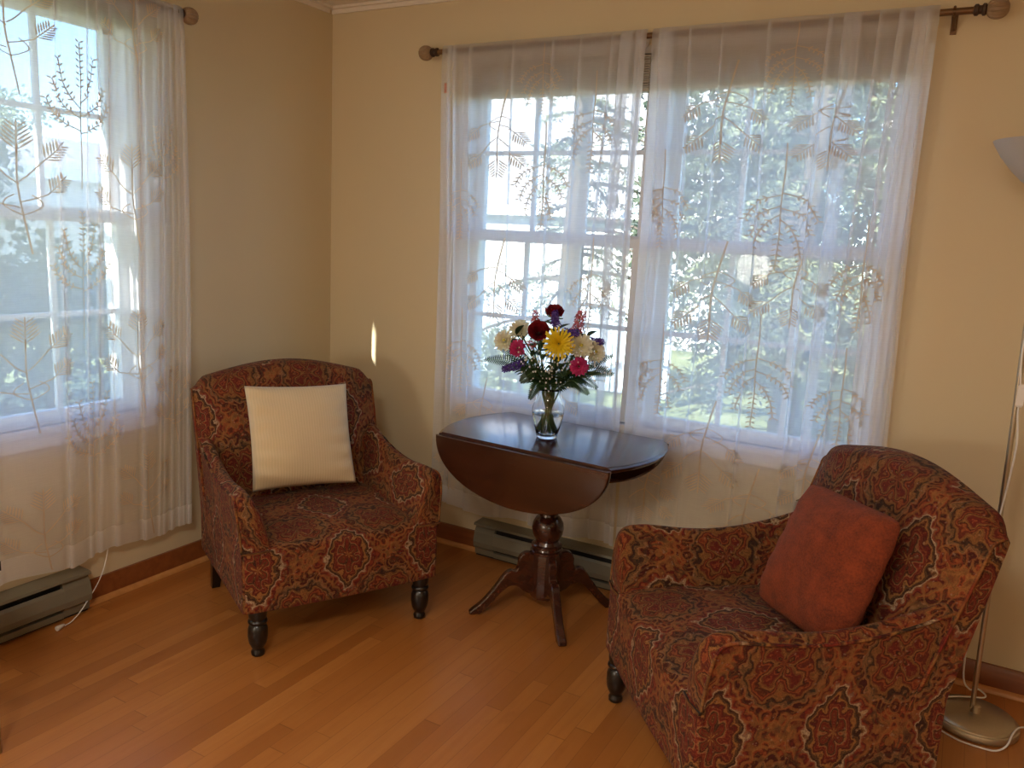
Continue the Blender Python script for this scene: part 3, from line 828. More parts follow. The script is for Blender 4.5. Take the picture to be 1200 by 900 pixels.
def make_chair(label, loc, rot):
    root = thing('armchair', label, 'armchair', loc, rot, 'medallion print armchairs')
    b = MB(); add_rounded(b, -.272, .313, -.357, .357, .165, .388, .022, .030, .012); uvbox(b)
    b.build('seat', FAB, root, smooth=60)
    make_back(root)
    for sg in (-1, 1): make_arm(sg, root)
    for sg in (-1, 1):
        b = MB()
        b.lathe([(0, .017), (.004, .022), (.016, .023), (.022, .019), (.028, .0185), (.033, .023), (.05, .030), (.075, .0335), (.098, .033), (.110, .029), (.115, .0255),
                 (.119, .031), (.125, .033), (.131, .031), (.134, .027), (.138, .0285), (.15, .031), (.172, .032)], (.283, .303 * sg, 0), 26)
        b.build('leg', LEGW, root, smooth=50)
    for sg in (-1, 1):
        b = MB(); q = .021
        def sec(cx, cy, h, z): return [(cx - h, cy - h, z), (cx + h, cy - h, z), (cx + h, cy + h, z), (cx - h, cy + h, z)]
        vs = sec(-.322, .312 * sg, .015, 0) + sec(-.288, .312 * sg, .020, .10) + sec(-.262, .312 * sg, .023, .168)
        b.add(vs, [(0, 3, 2, 1), (8, 9, 10, 11)] + [(r * 4 + k, r * 4 + (k + 1) % 4, r * 4 + 4 + (k + 1) % 4, r * 4 + 4 + k) for r in range(2) for k in range(4)])
        b.build('leg', LEGW, root, smooth=30)
    return root
CH1 = ((.689, -.826, 0), math.radians(-28.29)); CH2 = ((2.337, -.847, 0), math.radians(219.42))
make_chair('patterned armchair by the wall corner holding the cream cushion', *CH1)
make_chair('patterned armchair beside the floor lamp holding the rust cushion', *CH2)

def cushion(name, label, mat, chair, f, s, z, w, h, th, lean, roll, seed, turn=0.0, plump=1.0, rnd_c=.0):
    (cx, cy, _), rz = chair; r = random.Random(seed); N = 36
    ph = [r.uniform(0, 6.28) for _ in range(6)]
    b = MB()
    def side(sg):
        def fn(a, c):
            x, y = a * 2 - 1, c * 2 - 1
            ex = 1 - .045 * (1 - y * y); ey = 1 - .040 * (1 - x * x)     # edges drawn in between the corners
            rc = 1 - rnd_c * (x * x * y * y) ** 2
            px, py = x * ex * w / 2 * rc, y * ey * h / 2 * rc
            t = th / 2 * max(0, (1 - abs(x) ** 2.6)) ** .55 * max(0, (1 - abs(y) ** 2.6)) ** .55
            t *= 1 + .10 * math.sin(x * 3 + ph[0]) * math.sin(y * 2.5 + ph[1])
            edge = max(abs(x), abs(y)) ** 6
            wr = .008 * math.sin(y * 19 + 3 * math.sin(x * 2 + ph[2])) * (abs(x) ** 2.2) * (1 - abs(x) ** 12) * plump
            return (px, py, sg * (t + wr * (1 if t > .004 else 0)))
        return fn
    b.grid(side(1), N, N); b.grid(side(-1), N, N)
    for i in range(N * N, 2 * N * N): b.f[i] = b.f[i][::-1]
    o = b.build(name, mat, None, smooth=180, fix=True)
    # local: x = across (chair left), y = up, z = forward; lean back about the across axis
    Rz = Matrix.Rotation(rz + turn, 3, 'Z')
    base = Matrix(((0, 0, 1), (1, 0, 0), (0, 1, 0)))          # cols: x->left(y), y->up(z), z->forward(x)
    tilt = Matrix.Rotation(-lean, 3, 'Y')
    M = Rz @ tilt @ base @ Matrix.Rotation(roll, 3, 'Z')
    o.rotation_euler = M.to_euler()
    p = Matrix.Rotation(rz, 3, 'Z') @ Vector((f, s, z))
    o.location = (cx + p.x, cy + p.y, p.z)
    tag(o, label, 'cushion')
    return o
cushion('throw_pillow', 'square cream ribbed cushion leaning on the armchair by the wall corner', CREAM, CH1, -.150, -.015, .640, .405, .405, .125, math.radians(24), math.radians(-2), 2)
cushion('throw_pillow', 'plush rust-red cushion leaning in the armchair near the floor lamp', RUSTP, CH2, -.135, .085, .625, .40, .385, .145, math.radians(23), math.radians(3), 4, math.radians(2), .4, .075)

# ------------------------------------------------------------------ drop-leaf table
TX, TY, TZ = 1.442, -.362, .707
root = thing('drop_leaf_table', 'dark drop-leaf pedestal table carrying the flower vase', 'table', (TX, TY, 0), math.radians(-3.2))
A_, B_, HY = .425, .455, .243
def oval(inset=0.0, n=26):
    a, bb, hy = A_ - inset, B_ - inset, HY
    x0 = math.sqrt(max(0, 1 - (hy / bb) ** 2)); t0 = math.asin(hy / bb)
    pts = [(a * math.cos(t), bb * math.sin(t)) for t in [lerp(-t0, t0, i / n) for i in range(n + 1)]]
    return pts + [(-x, -y) for x, y in pts]
b = MB(); layers = [(TZ - .024, .016), (TZ - .020, .006), (TZ - .013, .001), (TZ - .008, .0), (TZ - .005, .004), (TZ - .0035, .010), (TZ - .001, .012), (TZ, .015)]
vs = []; n = len(oval())
for z, ins in layers: vs += [(x, y, z) for x, y in oval(ins)]
fs = [(j * n + i, j * n + (i + 1) % n, (j + 1) * n + (i + 1) % n, (j + 1) * n + i) for j in range(len(layers) - 1) for i in range(n)]
fs += [tuple(range(n))[::-1], tuple((len(layers) - 1) * n + i for i in range(n))]
b.add(vs, fs); b.build('tabletop', DARKW, root, smooth=30)
for sg in (-1, 1):
    b = MB(); m_ = 40; dep = .215; ax = A_ * math.sqrt(1 - (HY / B_) ** 2) + .004
    def leaf(ins):
        return [((ax - ins) * math.cos(t), TZ - .010 - ins * .2 - (dep - ins) * math.sin(t) ** .92) for t in [PI * i / m_ for i in range(m_ + 1)]]
    lay = [(HY + .001, .006), (HY + .004, .0), (HY + .013, 0.0), (HY + .018, .004), (HY + .020, .011)]
    vs = []; n = m_ + 1
    for y, ins in lay: vs += [(x, sg * y, z) for x, z in leaf(ins)]
    fs = [(j * n + i, j * n + i + 1, (j + 1) * n + i + 1, (j + 1) * n + i) for j in range(len(lay) - 1) for i in range(n - 1)]
    fs += [tuple(range(n)), tuple((len(lay) - 1) * n + i for i in range(n))[::-1]] + [(j * n, (j + 1) * n, (j + 1) * n + n - 1, j * n + n - 1) for j in range(len(lay) - 1)]
    b.v, b.f, b.m, b.uv = [], [], [], []
    tl = math.radians(2.0 if sg < 0 else 17)
    def sw(p):      # swung about its hinge line, the rear leaf tucked inwards
        y, z = p[1] - sg * HY, p[2] - (TZ - .010)
        return (p[0], sg * HY + y * math.cos(tl) + sg * z * math.sin(tl), TZ - .010 - sg * y * math.sin(tl) + z * math.cos(tl)) if sg > 0 else p
    b.add([sw(p) for p in vs], fs); b.build('drop_leaf', LEAFW, root, smooth=30, fix=True)
b = MB(); b.box(-.26, .26, -.19, .19, TZ - .075, TZ - .0245); b.build('apron', DARKW, root, smooth=0)
for sx in (-1, 1):
    b = MB(); b.box(sx * .274 - .012, sx * .274 + .012, -.205, .205, TZ - .06, TZ - .026); b.build('leaf_support', DARKW, root, smooth=0)
b = MB(); b.lathe([(.06, .052), (.075, .060), (.235, .060), (.243, .056)], (0, 0, 0), 8)
b.lathe([(.240, .055), (.246, .064), (.254, .064), (.258, .055), (.264, .053), (.268, .060), (.276, .060), (.280, .050), (.292, .044), (.300, .048), (.320, .058), (.342, .062), (.364, .059),
         (.384, .048), (.394, .038), (.402, .036), (.408, .046), (.420, .046), (.426, .036), (.50, .030), (.57, .036), (.585, .05), (TZ - .076, .06)], (0, 0, 0), 36)
b.build('pedestal', DARKW, root, smooth=30)
b = MB(); b.box(-.16, .16, -.07, .07, TZ - .10, TZ - .0755); b.build('cleat', DARKW, root, smooth=0)
leg_prof = [(p.x, p.y) for p in catmull([(.045, .236, 0), (.075, .247, 0), (.102, .240, 0), (.116, .218, 0), (.117, .192, 0), (.128, .172, 0), (.150, .174, 0), (.172, .160, 0), (.20, .122, 0), (.235, .078, 0), (.27, .042, 0), (.302, .018, 0), (.312, .006, 0), (.306, .0, 0)], 4)] + \
           [(p.x, p.y) for p in catmull([(.268, .0, 0), (.245, .022, 0), (.21, .058, 0), (.175, .094, 0), (.145, .112, 0), (.115, .108, 0), (.085, .085, 0), (.045, .072, 0)], 4)]
for k in range(4):
    a = math.radians(-48.7 + 90 * k + 3.2); ca, sa = math.cos(a), math.sin(a); b = MB()
    n = len(leg_prof); lay = [(-.0155, .004), (-.0115, 0), (.0115, 0), (.0155, .004)]; vs = []
    cx = sum(p[0] for p in leg_prof) / n; cz = sum(p[1] for p in leg_prof) / n
    for w, ins in lay:
        for i, (r_, z) in enumerate(leg_prof):
            r1, z1 = leg_prof[i - 1]; r2, z2 = leg_prof[(i + 1) % n]; l = math.hypot(r2 - r1, z2 - z1) or 1
            nx, nz = (z2 - z1) / l, -(r2 - r1) / l
            rr, zz = r_ * .95 + nx * ins, max(0, z + nz * ins)
            vs.append((rr * ca - w * sa, rr * sa + w * ca, zz))
    fs = [(j * n + i, j * n + (i + 1) % n, (j + 1) * n + (i + 1) % n, (j + 1) * n + i) for j in range(3) for i in range(n)]
    fs += [tuple(range(n))[::-1], tuple(3 * n + i for i in range(n))]
    b.add(vs, fs); b.build('leg', DARKW, root, smooth=40, fix=True)

# ------------------------------------------------------------------ vase and flowers
VX, VY, VZ = 1.431, -.398, TZ + .0005
root = thing('glass_vase', 'clear glass vase of water holding the mixed bouquet', 'vase', (VX, VY, VZ))
outer = [(0, .034), (.003, .039), (.02, .043), (.05, .051), (.08, .058), (.10, .061), (.115, .0605), (.13, .055), (.145, .047), (.158, .0425), (.17, .0425), (.182, .046), (.190, .050)]
inner = [(.189, .0475), (.181, .0432), (.17, .0398), (.158, .0398), (.145, .0443), (.13, .0522), (.115, .0577), (.10, .0582), (.08, .0552), (.05, .0482), (.02, .0395), (.012, .030), (.010, .0001)]
b = MB(); b.lathe(outer + inner, (0, 0, 0), 40); b.build('vessel', GLASS, root, smooth=180)
wi = [(.0102, .0001), (.0122, .0299), (.02, .0393), (.05, .048), (.08, .055), (.095, .0576), (.0955, .0570), (.0955, .0001)]
b = MB(); b.lathe(wi, (0, 0, 0), 40); b.build('water', WATER, root, smooth=60)

ROSE = leafmat('rose_petal', (.20, .006, .012), .2, .55); MUMY = leafmat('yellow_petal', (.90, .62, .02), .25); WPET = leafmat('cream_petal', (.86, .78, .58), .3)
PINK = leafmat('pink_petal', (.62, .045, .20), .25); PURP = leafmat('purple_petal', (.085, .03, .26), .25); STOCK = leafmat('coral_petal', (.52, .11, .12), .25)
GREEN = leafmat('stem_green', (.075, .14, .03), .15); DGREEN = leafmat('fern_green', (.018, .048, .014), .2); OLIVE = leafmat('leaf_green', (.05, .095, .02), .25)
BREATH = leafmat('tiny_white_petal', (.85, .82, .74), .2); DISK = plain('flower_centre', (.42, .36, .05), .8, 0, .3, 300)

def basis(d):
    d = Vector(d).normalized(); return d.to_track_quat('Z', 'Y').to_matrix()
def petal(b, R, phi, r0, length, width, rise, curl, mi=0, nu=4, nv=5, cup=.2, ruffle=0.0, z0=0.0, tip=.5):
    """petal starting r0 from the axis; rise = angle above the flower plane at the base, curl = bend along its length"""
    rng = rnd.uniform(0, 6)
    def fn(a, t):
        w = width * (math.sin(PI * min(1, .12 + t * (1 - .12) * (1 - tip * .5))) ** .7) * (a - .5)
        ang = rise + curl * t
        x = r0 + length * (math.sin(rise + curl * t) - math.sin(rise)) / curl if abs(curl) > 1e-3 else r0 + length * t * math.cos(rise)
        z = z0
        # integrate along the curl
        n = 6; x, z = r0, z0
        for i in range(n):
            an = rise + curl * t * (i + .5) / n; x += length * t / n * math.cos(an); z += length * t / n * math.sin(an)
        z += cup * abs(w) * 2 * abs(w) / max(width, 1e-4) + ruffle * math.sin(a * 14 + rng) * t
        return R @ Vector((x * math.cos(phi) - w * math.sin(phi), x * math.sin(phi) + w * math.cos(phi), z))
    b.grid(fn, nu, nv, mi)
def wrap_petal(b, R, phi, rad, h, span, open_, lip, z0=0.0):
    """cupped rose petal wrapping round the bud"""
    def fn(a, t):
        s = a - .5; top = 1 - .35 * (2 * s) ** 2
        an = phi + s * span; r = rad * (.30 + .70 * math.sin(min(1, t * 1.1) * PI / 2)) * (1 + open_ * t * t)
        z = z0 + h * t * top
        r += lip * max(0, t - .72) * 3; z -= lip * max(0, t - .8) * 2
        return R @ Vector((r * math.cos(an), r * math.sin(an), z))
    b.grid(fn, 8, 7)
def stem_path(head, d, k):
    """from the bloom down through the neck into the water, local to the head"""
    a = k * 2.399963; rn = .006 + .022 * ((k * .37) % 1)
    dx, dy = head[0] - VX, head[1] - VY; l = math.hypot(dx, dy) or 1
    nk = Vector((VX + dx / l * .012 + rn * .8 * math.cos(a), VY + dy / l * .012 + rn * .8 * math.sin(a), VZ + .166))
    bt = Vector((VX - dx / l * .012 + .022 * math.cos(a + 2), VY - dy / l * .012 + .022 * math.sin(a + 2), VZ + .016 + .012 * ((k * .61) % 1)))
    h = Vector(head); d = Vector(d).normalized()
    q = h - d * min(.05, (h - nk).length * .3)
    pts = catmull([h, q, (q + nk) / 2 + Vector((0, 0, .012)), nk, (nk + bt) / 2, bt], 5)
    return [p - h for p in pts]
KST = [0]
FACE = Vector((.42, -.88, .20))
def flower(name, label, cat, pos, d, bloom_fn, mats, group, part='bloom', sr=.0030, leaves=0):
    root = thing(name, label, cat, pos, 0, group)
    b = MB(); bloom_fn(b, basis(d)); b.build(part, mats, root, smooth=180)
    KST[0] += 1; st = stem_path(pos, d, KST[0])
    s = MB(); s.tube(st, sr, 7); so = s.build('stem', GREEN, root, smooth=180)
    if leaves:
        for i in range(leaves):
            l = MB(); p = st[2 + i * 2 % 9]; a = rnd.uniform(0, 6.28)
            leaf_blade(l, p, Vector((math.cos(a) + .5, math.sin(a) - .9, .35)), rnd.uniform(.045, .065), .030)
            l.build('leaf', OLIVE, so, smooth=180)
    return root
def leaf_blade(b, p, d, length, width, mi=0, droop=.5):
    d = Vector(d).normalized(); side = d.cross(Vector((0, 0, 1))).normalized(); up = side.cross(d)
    def fn(a, t):
        w = width * math.sin(PI * min(1, t * .97 + .02)) ** .8 * (a - .5)
        return p + d * length * t + side * w + up * (abs(w) * .5 - droop * length * t * t * .4)
    b.grid(fn, 2, 6, mi)
def rose_fn(s):
    def fn(b, R):
        for k in range(4): wrap_petal(b, R, k * 1.57, .010 * s, .030 * s, 2.6, .1, .0, .004)
        for k in range(5): wrap_petal(b, R, k * 1.257 + .4, .0150 * s, .042 * s, 1.9, .06, .003, .001)
        for k in range(5): wrap_petal(b, R, k * 1.257 + 1.0, .0195 * s, .041 * s, 1.7, .10, .006, -.001)
        for k in range(6): wrap_petal(b, R, k * 1.047 + .9, .024 * s, .036 * s, 1.4, .16, .009, -.004)
        for k in range(5): petal(b, R, k * 1.257, .004, .03 * s, .008, -.5, .9, 1, 2, 4, 0, 0, -.006)
    return fn
def mum_fn(s, big=True):
    def fn(b, R):
        for L, (n, r0, ln, rise, curl) in enumerate(((24, .010, .050, -.05, .25), (22, .009, .046, .25, .15), (19, .008, .040, .55, .0), (15, .006, .031, .85, -.1), (11, .004, .022, 1.15, -.2), (8, .002, .014, 1.35, 0))):
            for k in range(n):
                petal(b, R, 2 * PI * (k + .5 * (L % 2)) / n + rnd.uniform(-.08, .08), r0 * s, ln * s * rnd.uniform(.9, 1.08), .0062 * s, rise + rnd.uniform(-.1, .1), curl + rnd.uniform(-.2, .2), 0, 2, 5, .2, 0, 0, .8)
    return fn
def daisy_fn(s):
    def fn(b, R):
        for L, (n, ln, rise, curl) in enumerate(((15, .036, .0, .3), (13, .033, .35, .2), (11, .027, .7, .1), (8, .018, 1.0, .2))):
            for k in range(n): petal(b, R, 2 * PI * (k + .5 * (L % 2)) / n + rnd.uniform(-.08, .08), .004, ln * s, .0115 * s, rise, curl, 0, 2, 5, .4, 0, 0, .4)
        b.v and [b.add([R @ Vector((.006 * s * math.cos(t), .006 * s * math.sin(t), .012 * s)) for t in [k * PI / 4 for k in range(8)]] + [R @ Vector((0, 0, .017 * s))], [(k, (k + 1) % 8, 8) for k in range(8)], 1)]
    return fn
def carn_fn(s):
    def fn(b, R):
        for n, ln, rise, wd in ((15, .031, .05, .015), (15, .029, .35, .014), (14, .026, .65, .013), (12, .022, .95, .011), (9, .018, 1.2, .010), (5, .014, 1.45, .008)):
            for k in range(n): petal(b, R, 2 * PI * k / n + rnd.uniform(-.3, .3), .003, ln * s, wd * s, rise + rnd.uniform(-.15, .15), -.25, 0, 7, 5, .1, .0035, 0, .0)
        for k in range(6): petal(b, R, k * 1.047, .004, .018 * s, .009, -.9, .9, 1, 2, 3, 0, 0, -.004)
    return fn
def spike_fn(length, rad, fl, n, gm=1):
    """cluster of little florets along a short stalk, R z = stalk direction"""
    def fn(b, R):
        for i in range(n):
            t = i / n; a = i * 2.4; z = length * (t - .5); r = rad * (1 - .65 * t) * rnd.uniform(.6, 1)
            c = Vector((r * math.cos(a), r * math.sin(a), z)); d = Vector((math.cos(a), math.sin(a), .5)); Q = basis(R @ d); c = R @ c
            b.tube([R @ Vector((0, 0, z - .004)), c], .0007, 4, gm, False)
            for k in range(5):
                ph = k * 1.257 + i; f_ = fl * rnd.uniform(.8, 1.15)
                q = [Vector((0, 0, 0)), Vector((f_ * .6 * math.cos(ph - .5), f_ * .6 * math.sin(ph - .5), f_ * .3)), Vector((f_ * math.cos(ph), f_ * math.sin(ph), f_ * .35)), Vector((f_ * .6 * math.cos(ph + .5), f_ * .6 * math.sin(ph + .5), f_ * .3))]
                b.add([c + Q @ v for v in q], [(0, 1, 2, 3)])
        b.tube([R @ Vector((0, 0, -length * .6)), R @ Vector((0, 0, length * .45))], .0016, 5, gm)
    return fn
up = Vector((.15, -.3, 1))
flower('rose', 'dark red rose at the very top of the bouquet', 'flower', (1.425, -.38, 1.162), (.22, -.40, .9), rose_fn(1.0), [ROSE, GREEN], 'red roses', leaves=4)
flower('rose', 'dark red rose just above and beside the yellow bloom', 'flower', (1.390, -.43, 1.100), (.40, -.85, .45), rose_fn(1.15), [ROSE, GREEN], 'red roses', leaves=5)
flower('chrysanthemum', 'large yellow spider chrysanthemum in the middle of the bouquet', 'flower', (1.500, -.485, 1.078), FACE, mum_fn(1.0), [MUMY], None, leaves=3)
D = 'cream white daisies'
flower('daisy', 'cream daisy bloom at the bouquet edge above the magenta bloom near the wall corner', 'flower', (1.221, -.38, 1.048), (.1, -.9, .35), daisy_fn(1.1), [WPET, DISK], D)
flower('daisy', 'cream daisy bloom tucked behind the red rose beside the yellow bloom', 'flower', (1.262, -.34, 1.092), (.15, -.75, .6), daisy_fn(1.1), [WPET, DISK], D)
flower('daisy', 'cream daisy bloom touching the yellow bloom on the lamp side', 'flower', (1.556, -.42, 1.070), (.55, -.8, .3), daisy_fn(1.2), [WPET, DISK], D)
flower('daisy', 'cream daisy bloom under the dark purple sprig on the lamp side', 'flower', (1.590, -.37, 1.046), (.75, -.6, .3), daisy_fn(1.05), [WPET, DISK], D)
flower('carnation', 'magenta pink bloom above the purple sprig on the wall corner side', 'flower', (1.310, -.44, 1.036), (.2, -.95, .25), carn_fn(1.05), [PINK, GREEN], 'pink carnations')
flower('carnation', 'magenta pink bloom low on the lamp side of the bouquet', 'flower', (1.578, -.47, 1.004), (.5, -.85, .2), carn_fn(1.1), [PINK, GREEN], 'pink carnations')
flower('stock_flower', 'small coral flower cluster behind the red rose near the top', 'flower', (1.337, -.36, 1.150), up, spike_fn(.05, .016, .010, 16), [STOCK, GREEN], 'coral flower spikes', 'florets')
flower('stock_flower', 'tall coral flower spike near the top on the lamp side', 'flower', (1.508, -.35, 1.128), (.25, -.05, 1), spike_fn(.12, .030, .013, 40), [STOCK, GREEN], 'coral flower spikes', 'florets')
flower('stock_flower', 'little coral cluster between the yellow and pink blooms', 'flower', (1.375, -.45, 1.058), FACE, spike_fn(.03, .016, .009, 12), [STOCK, GREEN], 'coral flower spikes', 'florets')
P_ = 'purple flower sprigs'
flower('statice', 'purple sprig right under the topmost rose', 'flower', (1.449, -.42, 1.160), (.2, -.5, .9), spike_fn(.06, .018, .011, 30), [PURP, GREEN], P_, 'florets')
flower('statice', 'purple sprig between the yellow bloom and the tall coral spike', 'flower', (1.523, -.43, 1.112), (.8, -.4, .2), spike_fn(.08, .020, .011, 34), [PURP, GREEN], P_, 'florets')
flower('statice', 'purple sprig low on the wall corner side of the bouquet', 'flower', (1.287, -.42, .962), (-.8, -.35, -.35), spike_fn(.085, .020, .012, 36), [PURP, GREEN], P_, 'florets')
flower('statice', 'dark purple sprig at the lamp-side edge of the bouquet', 'flower', (1.587, -.35, 1.079), (.8, -.2, .2), spike_fn(.06, .022, .012, 32), [PURP, GREEN], P_, 'florets')

def fern(label, tip, base_z, sag, wide):
    nk = Vector((VX, VY, VZ + .168)); tip = Vector(tip); KST[0] += 1
    root = thing('fern_frond', label, 'foliage', tuple(tip), 0, 'fern fronds in the bouquet')
    d = tip - nk; s0 = nk + Vector((d.x * .06, d.y * .06, 0))
    mid = s0 + d * .5 + Vector((0, 0, sag))
    pth = catmull([s0, mid, tip], 14)
    b = MB(); fr_ = MB()
    n = len(pth)
    for i in range(5, n):
        t = (i - 4) / (n - 4); p = pth[i] - tip; dr = (pth[min(i + 1, n - 1)] - pth[i - 1]).normalized()
        side = dr.cross(Vector((.42, -.80, .42))).normalized()
        ln = wide * math.sin(PI * min(1, .25 + .75 * t)) ** .8 + .004
        for sg in (-1, 1):
            dd = (side * sg + dr * .55).normalized(); pe = dd.cross(side.cross(dr)).normalized()
            w = .0029 + ln * .040
            tp = p + dd * ln - dr * ln * .12
            fr_.add([p, p + dd * ln * .22 + dr * w, p + dd * ln * .6 + dr * w * .8, tp, p + dd * ln * .55 - dr * w * .6, p + dd * ln * .2 - dr * w * .8], [(0, 1, 2, 3, 4, 5)])
    fr_.build('leaflets', DGREEN, root, smooth=0)
    st = [p - tip for p in pth]
    bt = Vector((VX - d.x * .10, VY - d.y * .10, VZ + .03)) - tip
    a = math.copysign(1, d.x)
    b.tube(st[::-1] + [(st[0] + bt) / 2, bt], .0014, 5); b.build('stem', GREEN, root, smooth=180)
for lb, tip, sg_, w in (
    ('fern frond reaching farthest toward the wall corner', (1.135, -.37, .968), .045, .032),
    ('fern frond hanging below the bouquet over the vase rim', (1.405, -.50, .868), .05, .028),
    ('fern frond drooping low on the lamp side beside the vase neck', (1.612, -.455, .908), .05, .030),
    ('fern frond with its tip lowest at the far lamp-side edge', (1.655, -.34, .970), .05, .032),
    ('fern frond just under the low magenta bloom', (1.625, -.41, .925), .055, .030),
    ('fern frond below the purple sprig on the wall corner side', (1.345, -.465, .918), .05, .032),
    ('fern frond pointing out beneath the dark purple sprig', (1.630, -.30, 1.03), .03, .026),
    ('dark fern frond in the front centre under the yellow bloom', (1.470, -.53, .962), .05, .036),
    ('dark fern frond in front between the yellow and low magenta blooms', (1.542, -.52, .970), .05, .034),
    ('fern frond at the wall corner side beneath the cream daisy', (1.160, -.31, 1.01), .03, .026),
    ('dark fern frond in front below the magenta bloom by the wall corner side', (1.40, -.52, .955), .05, .036)):
    fern(lb, tip, 0, sg_, w)
def sprig(label, c, d, n, seed):
    r = random.Random(seed); root = thing('leaf_sprig', label, 'foliage', c, 0, 'leafy sprigs in the bouquet'); KST[0] += 1
    d = Vector(d).normalized(); st = stem_path(c, d, KST[0]); b = MB(); b.tube(st, .0016, 5); b.build('stem', GREEN, root, smooth=180)
    for i in range(n):
        p = d * (-.012 * i); a = i * 2.4 + r.random(); Q = basis(d)
        leaf_blade_b = MB(); leaf_blade(leaf_blade_b, p, Q @ Vector((math.cos(a), math.sin(a), .55)), r.uniform(.045, .062), .030); leaf_blade_b.build('leaf', OLIVE if i % 2 else DGREEN, root, smooth=180)
sprig('leafy green sprig under the red rose beside the yellow bloom', (1.36, -.40, 1.045), (-.3, -.6, .8), 6, 1)
sprig('leafy green sprig between the two cream daisies near the wall corner', (1.265, -.37, 1.075), (-.5, -.4, .8), 5, 2)
sprig('leafy green sprig filling the middle just below the yellow bloom', (1.47, -.44, 1.01), (.2, -.8, .6), 7, 3)
sprig('leafy green sprig behind the low magenta bloom', (1.55, -.40, 1.02), (.5, -.4, .7), 6, 4)
sprig('leafy green sprig in front over the vase rim', (1.45, -.46, .955), (.1, -.9, .4), 7, 5)
sprig('leafy green sprig below the topmost rose', (1.43, -.37, 1.105), (.0, -.3, .9), 6, 6)
sprig('leafy green sprig below the magenta bloom near the wall corner', (1.33, -.42, .985), (-.5, -.6, .5), 6, 7)
sprig('leafy green sprig beside the tall coral spike', (1.54, -.33, 1.09), (.5, -.1, .8), 5, 8)
def breath(label, c, seed):
    r = random.Random(seed); KST[0] += 1
    root = thing('gypsophila', label, 'flower', c, 0, 'tiny white filler sprigs')
    c = Vector(c); nk = Vector((VX, VY, VZ + .168)); d = (c - nk)
    b, s = MB(), MB(); hub = nk + d * .55 - c
    s.tube([Vector((VX - d.x * .1, VY - d.y * .1, VZ + .035)) - c, nk + Vector((d.x * .05, d.y * .05, 0)) - c, hub], .0011, 5)
    for i in range(26):
        e = Vector((r.gauss(0, .032), r.gauss(0, .022), r.gauss(0, .026)))
        m = hub.lerp(e, .6) + Vector((r.gauss(0, .006), r.gauss(0, .006), .004)); s.tube([hub, m, e], .0006, 4, 0, False)
        b.ball(e, r.uniform(.0028, .0042), 6)
    b.build('florets', BREATH, root, smooth=180); s.build('stem', GREEN, root, smooth=180)
breath('tiny white filler sprig below the yellow bloom', (1.478, -.50, 1.01), 1)
breath('tiny white filler sprig between the magenta blooms on the wall corner side', (1.39, -.48, 1.015), 2)
breath('tiny white filler sprig above the low magenta bloom', (1.56, -.46, 1.03), 3)
breath('tiny white filler sprig low in front of the vase neck', (1.46, -.50, .945), 4)
breath('tiny white filler sprig at the lamp side below the daisies', (1.62, -.40, .995), 5)

# ------------------------------------------------------------------ floor lamp
LX, LY = 2.930, -.262
root = thing('floor_lamp', 'brushed nickel floor lamp with pale bowl shade behind the rust-cushion chair', 'floor lamp', (LX, LY, 0))
b = MB(); b.lathe([(0.0005, .122), (.004, .126), (.018, .126), (.022, .124), (.024, .119), (.027, .118), (.030, .112), (.033, .108), (.036, .03), (.038, .014), (.060, .0125), (.062, .0095)], (0, 0, 0), 56)
b.build('base', NICKEL, root, smooth=35)
b = MB(); b.tube([(-.010, 0, .05), (-.027, 0, 1.0), (-.045, 0, 1.64)], .0078, 14); b.build('pole', NICKEL, root)
b = MB(); pf = [(1.655, .02), (1.665, .030), (1.69, .060), (1.72, .090), (1.76, .122), (1.79, .140), (1.80, .145), (1.80, .141), (1.788, .135), (1.758, .117), (1.72, .084), (1.69, .054), (1.672, .02)]
b.lathe(pf, (-.045, 0, -.02), 44); b.build('shade', SHADE, root, smooth=50)
b = MB(); cp = catmull([(-.030, -.012, 1.30), (-.034, -.014, 1.18), (-.022, -.016, 1.06), (-.020, -.016, 1.0), (-.010, -.018, .90), (-.022, -.018, .70), (-.036, -.014, .55), (-.050, .01, .35), (-.046, .035, .14), (-.02, .10, .06),
    (.005, .137, .05), (.028, .12, .045), (.022, .105, .040), (-.02, .085, .0395), (-.085, .04, .0385), (-.128, -.02, .030), (-.150, -.03, .006), (-.118, -.088, .0035), (-.05, -.137, .0035), (.012, -.146, .0035), (.058, -.142, .006), (.085, -.122, .022), (.100, -.070, .036), (.118, -.02, .036), (.150, .03, .02), (.20, .08, .0035), (.42, .10, .0035)], 7)
b.tube(cp, .0028, 8); c_ = b.build('cord', WPLAST, root, smooth=180)
b = MB()
vs = []
for z, hx, hy in ((1.025, .006, .005), (1.032, .0095, .0075), (1.085, .0095, .0075), (1.092, .006, .005)):
    vs += [(-.021 - hx, -.018 - hy, z), (-.021 + hx, -.018 - hy, z), (-.021 + hx, -.018 + hy, z), (-.021 - hx, -.018 + hy, z)]
b.add(vs, [(0, 3, 2, 1), (12, 13, 14, 15)] + [(r * 4 + k, r * 4 + (k + 1) % 4, r * 4 + 4 + (k + 1) % 4, r * 4 + 4 + k) for r in range(3) for k in range(4)])
b.build('switch', WPLAST, c_, smooth=0)

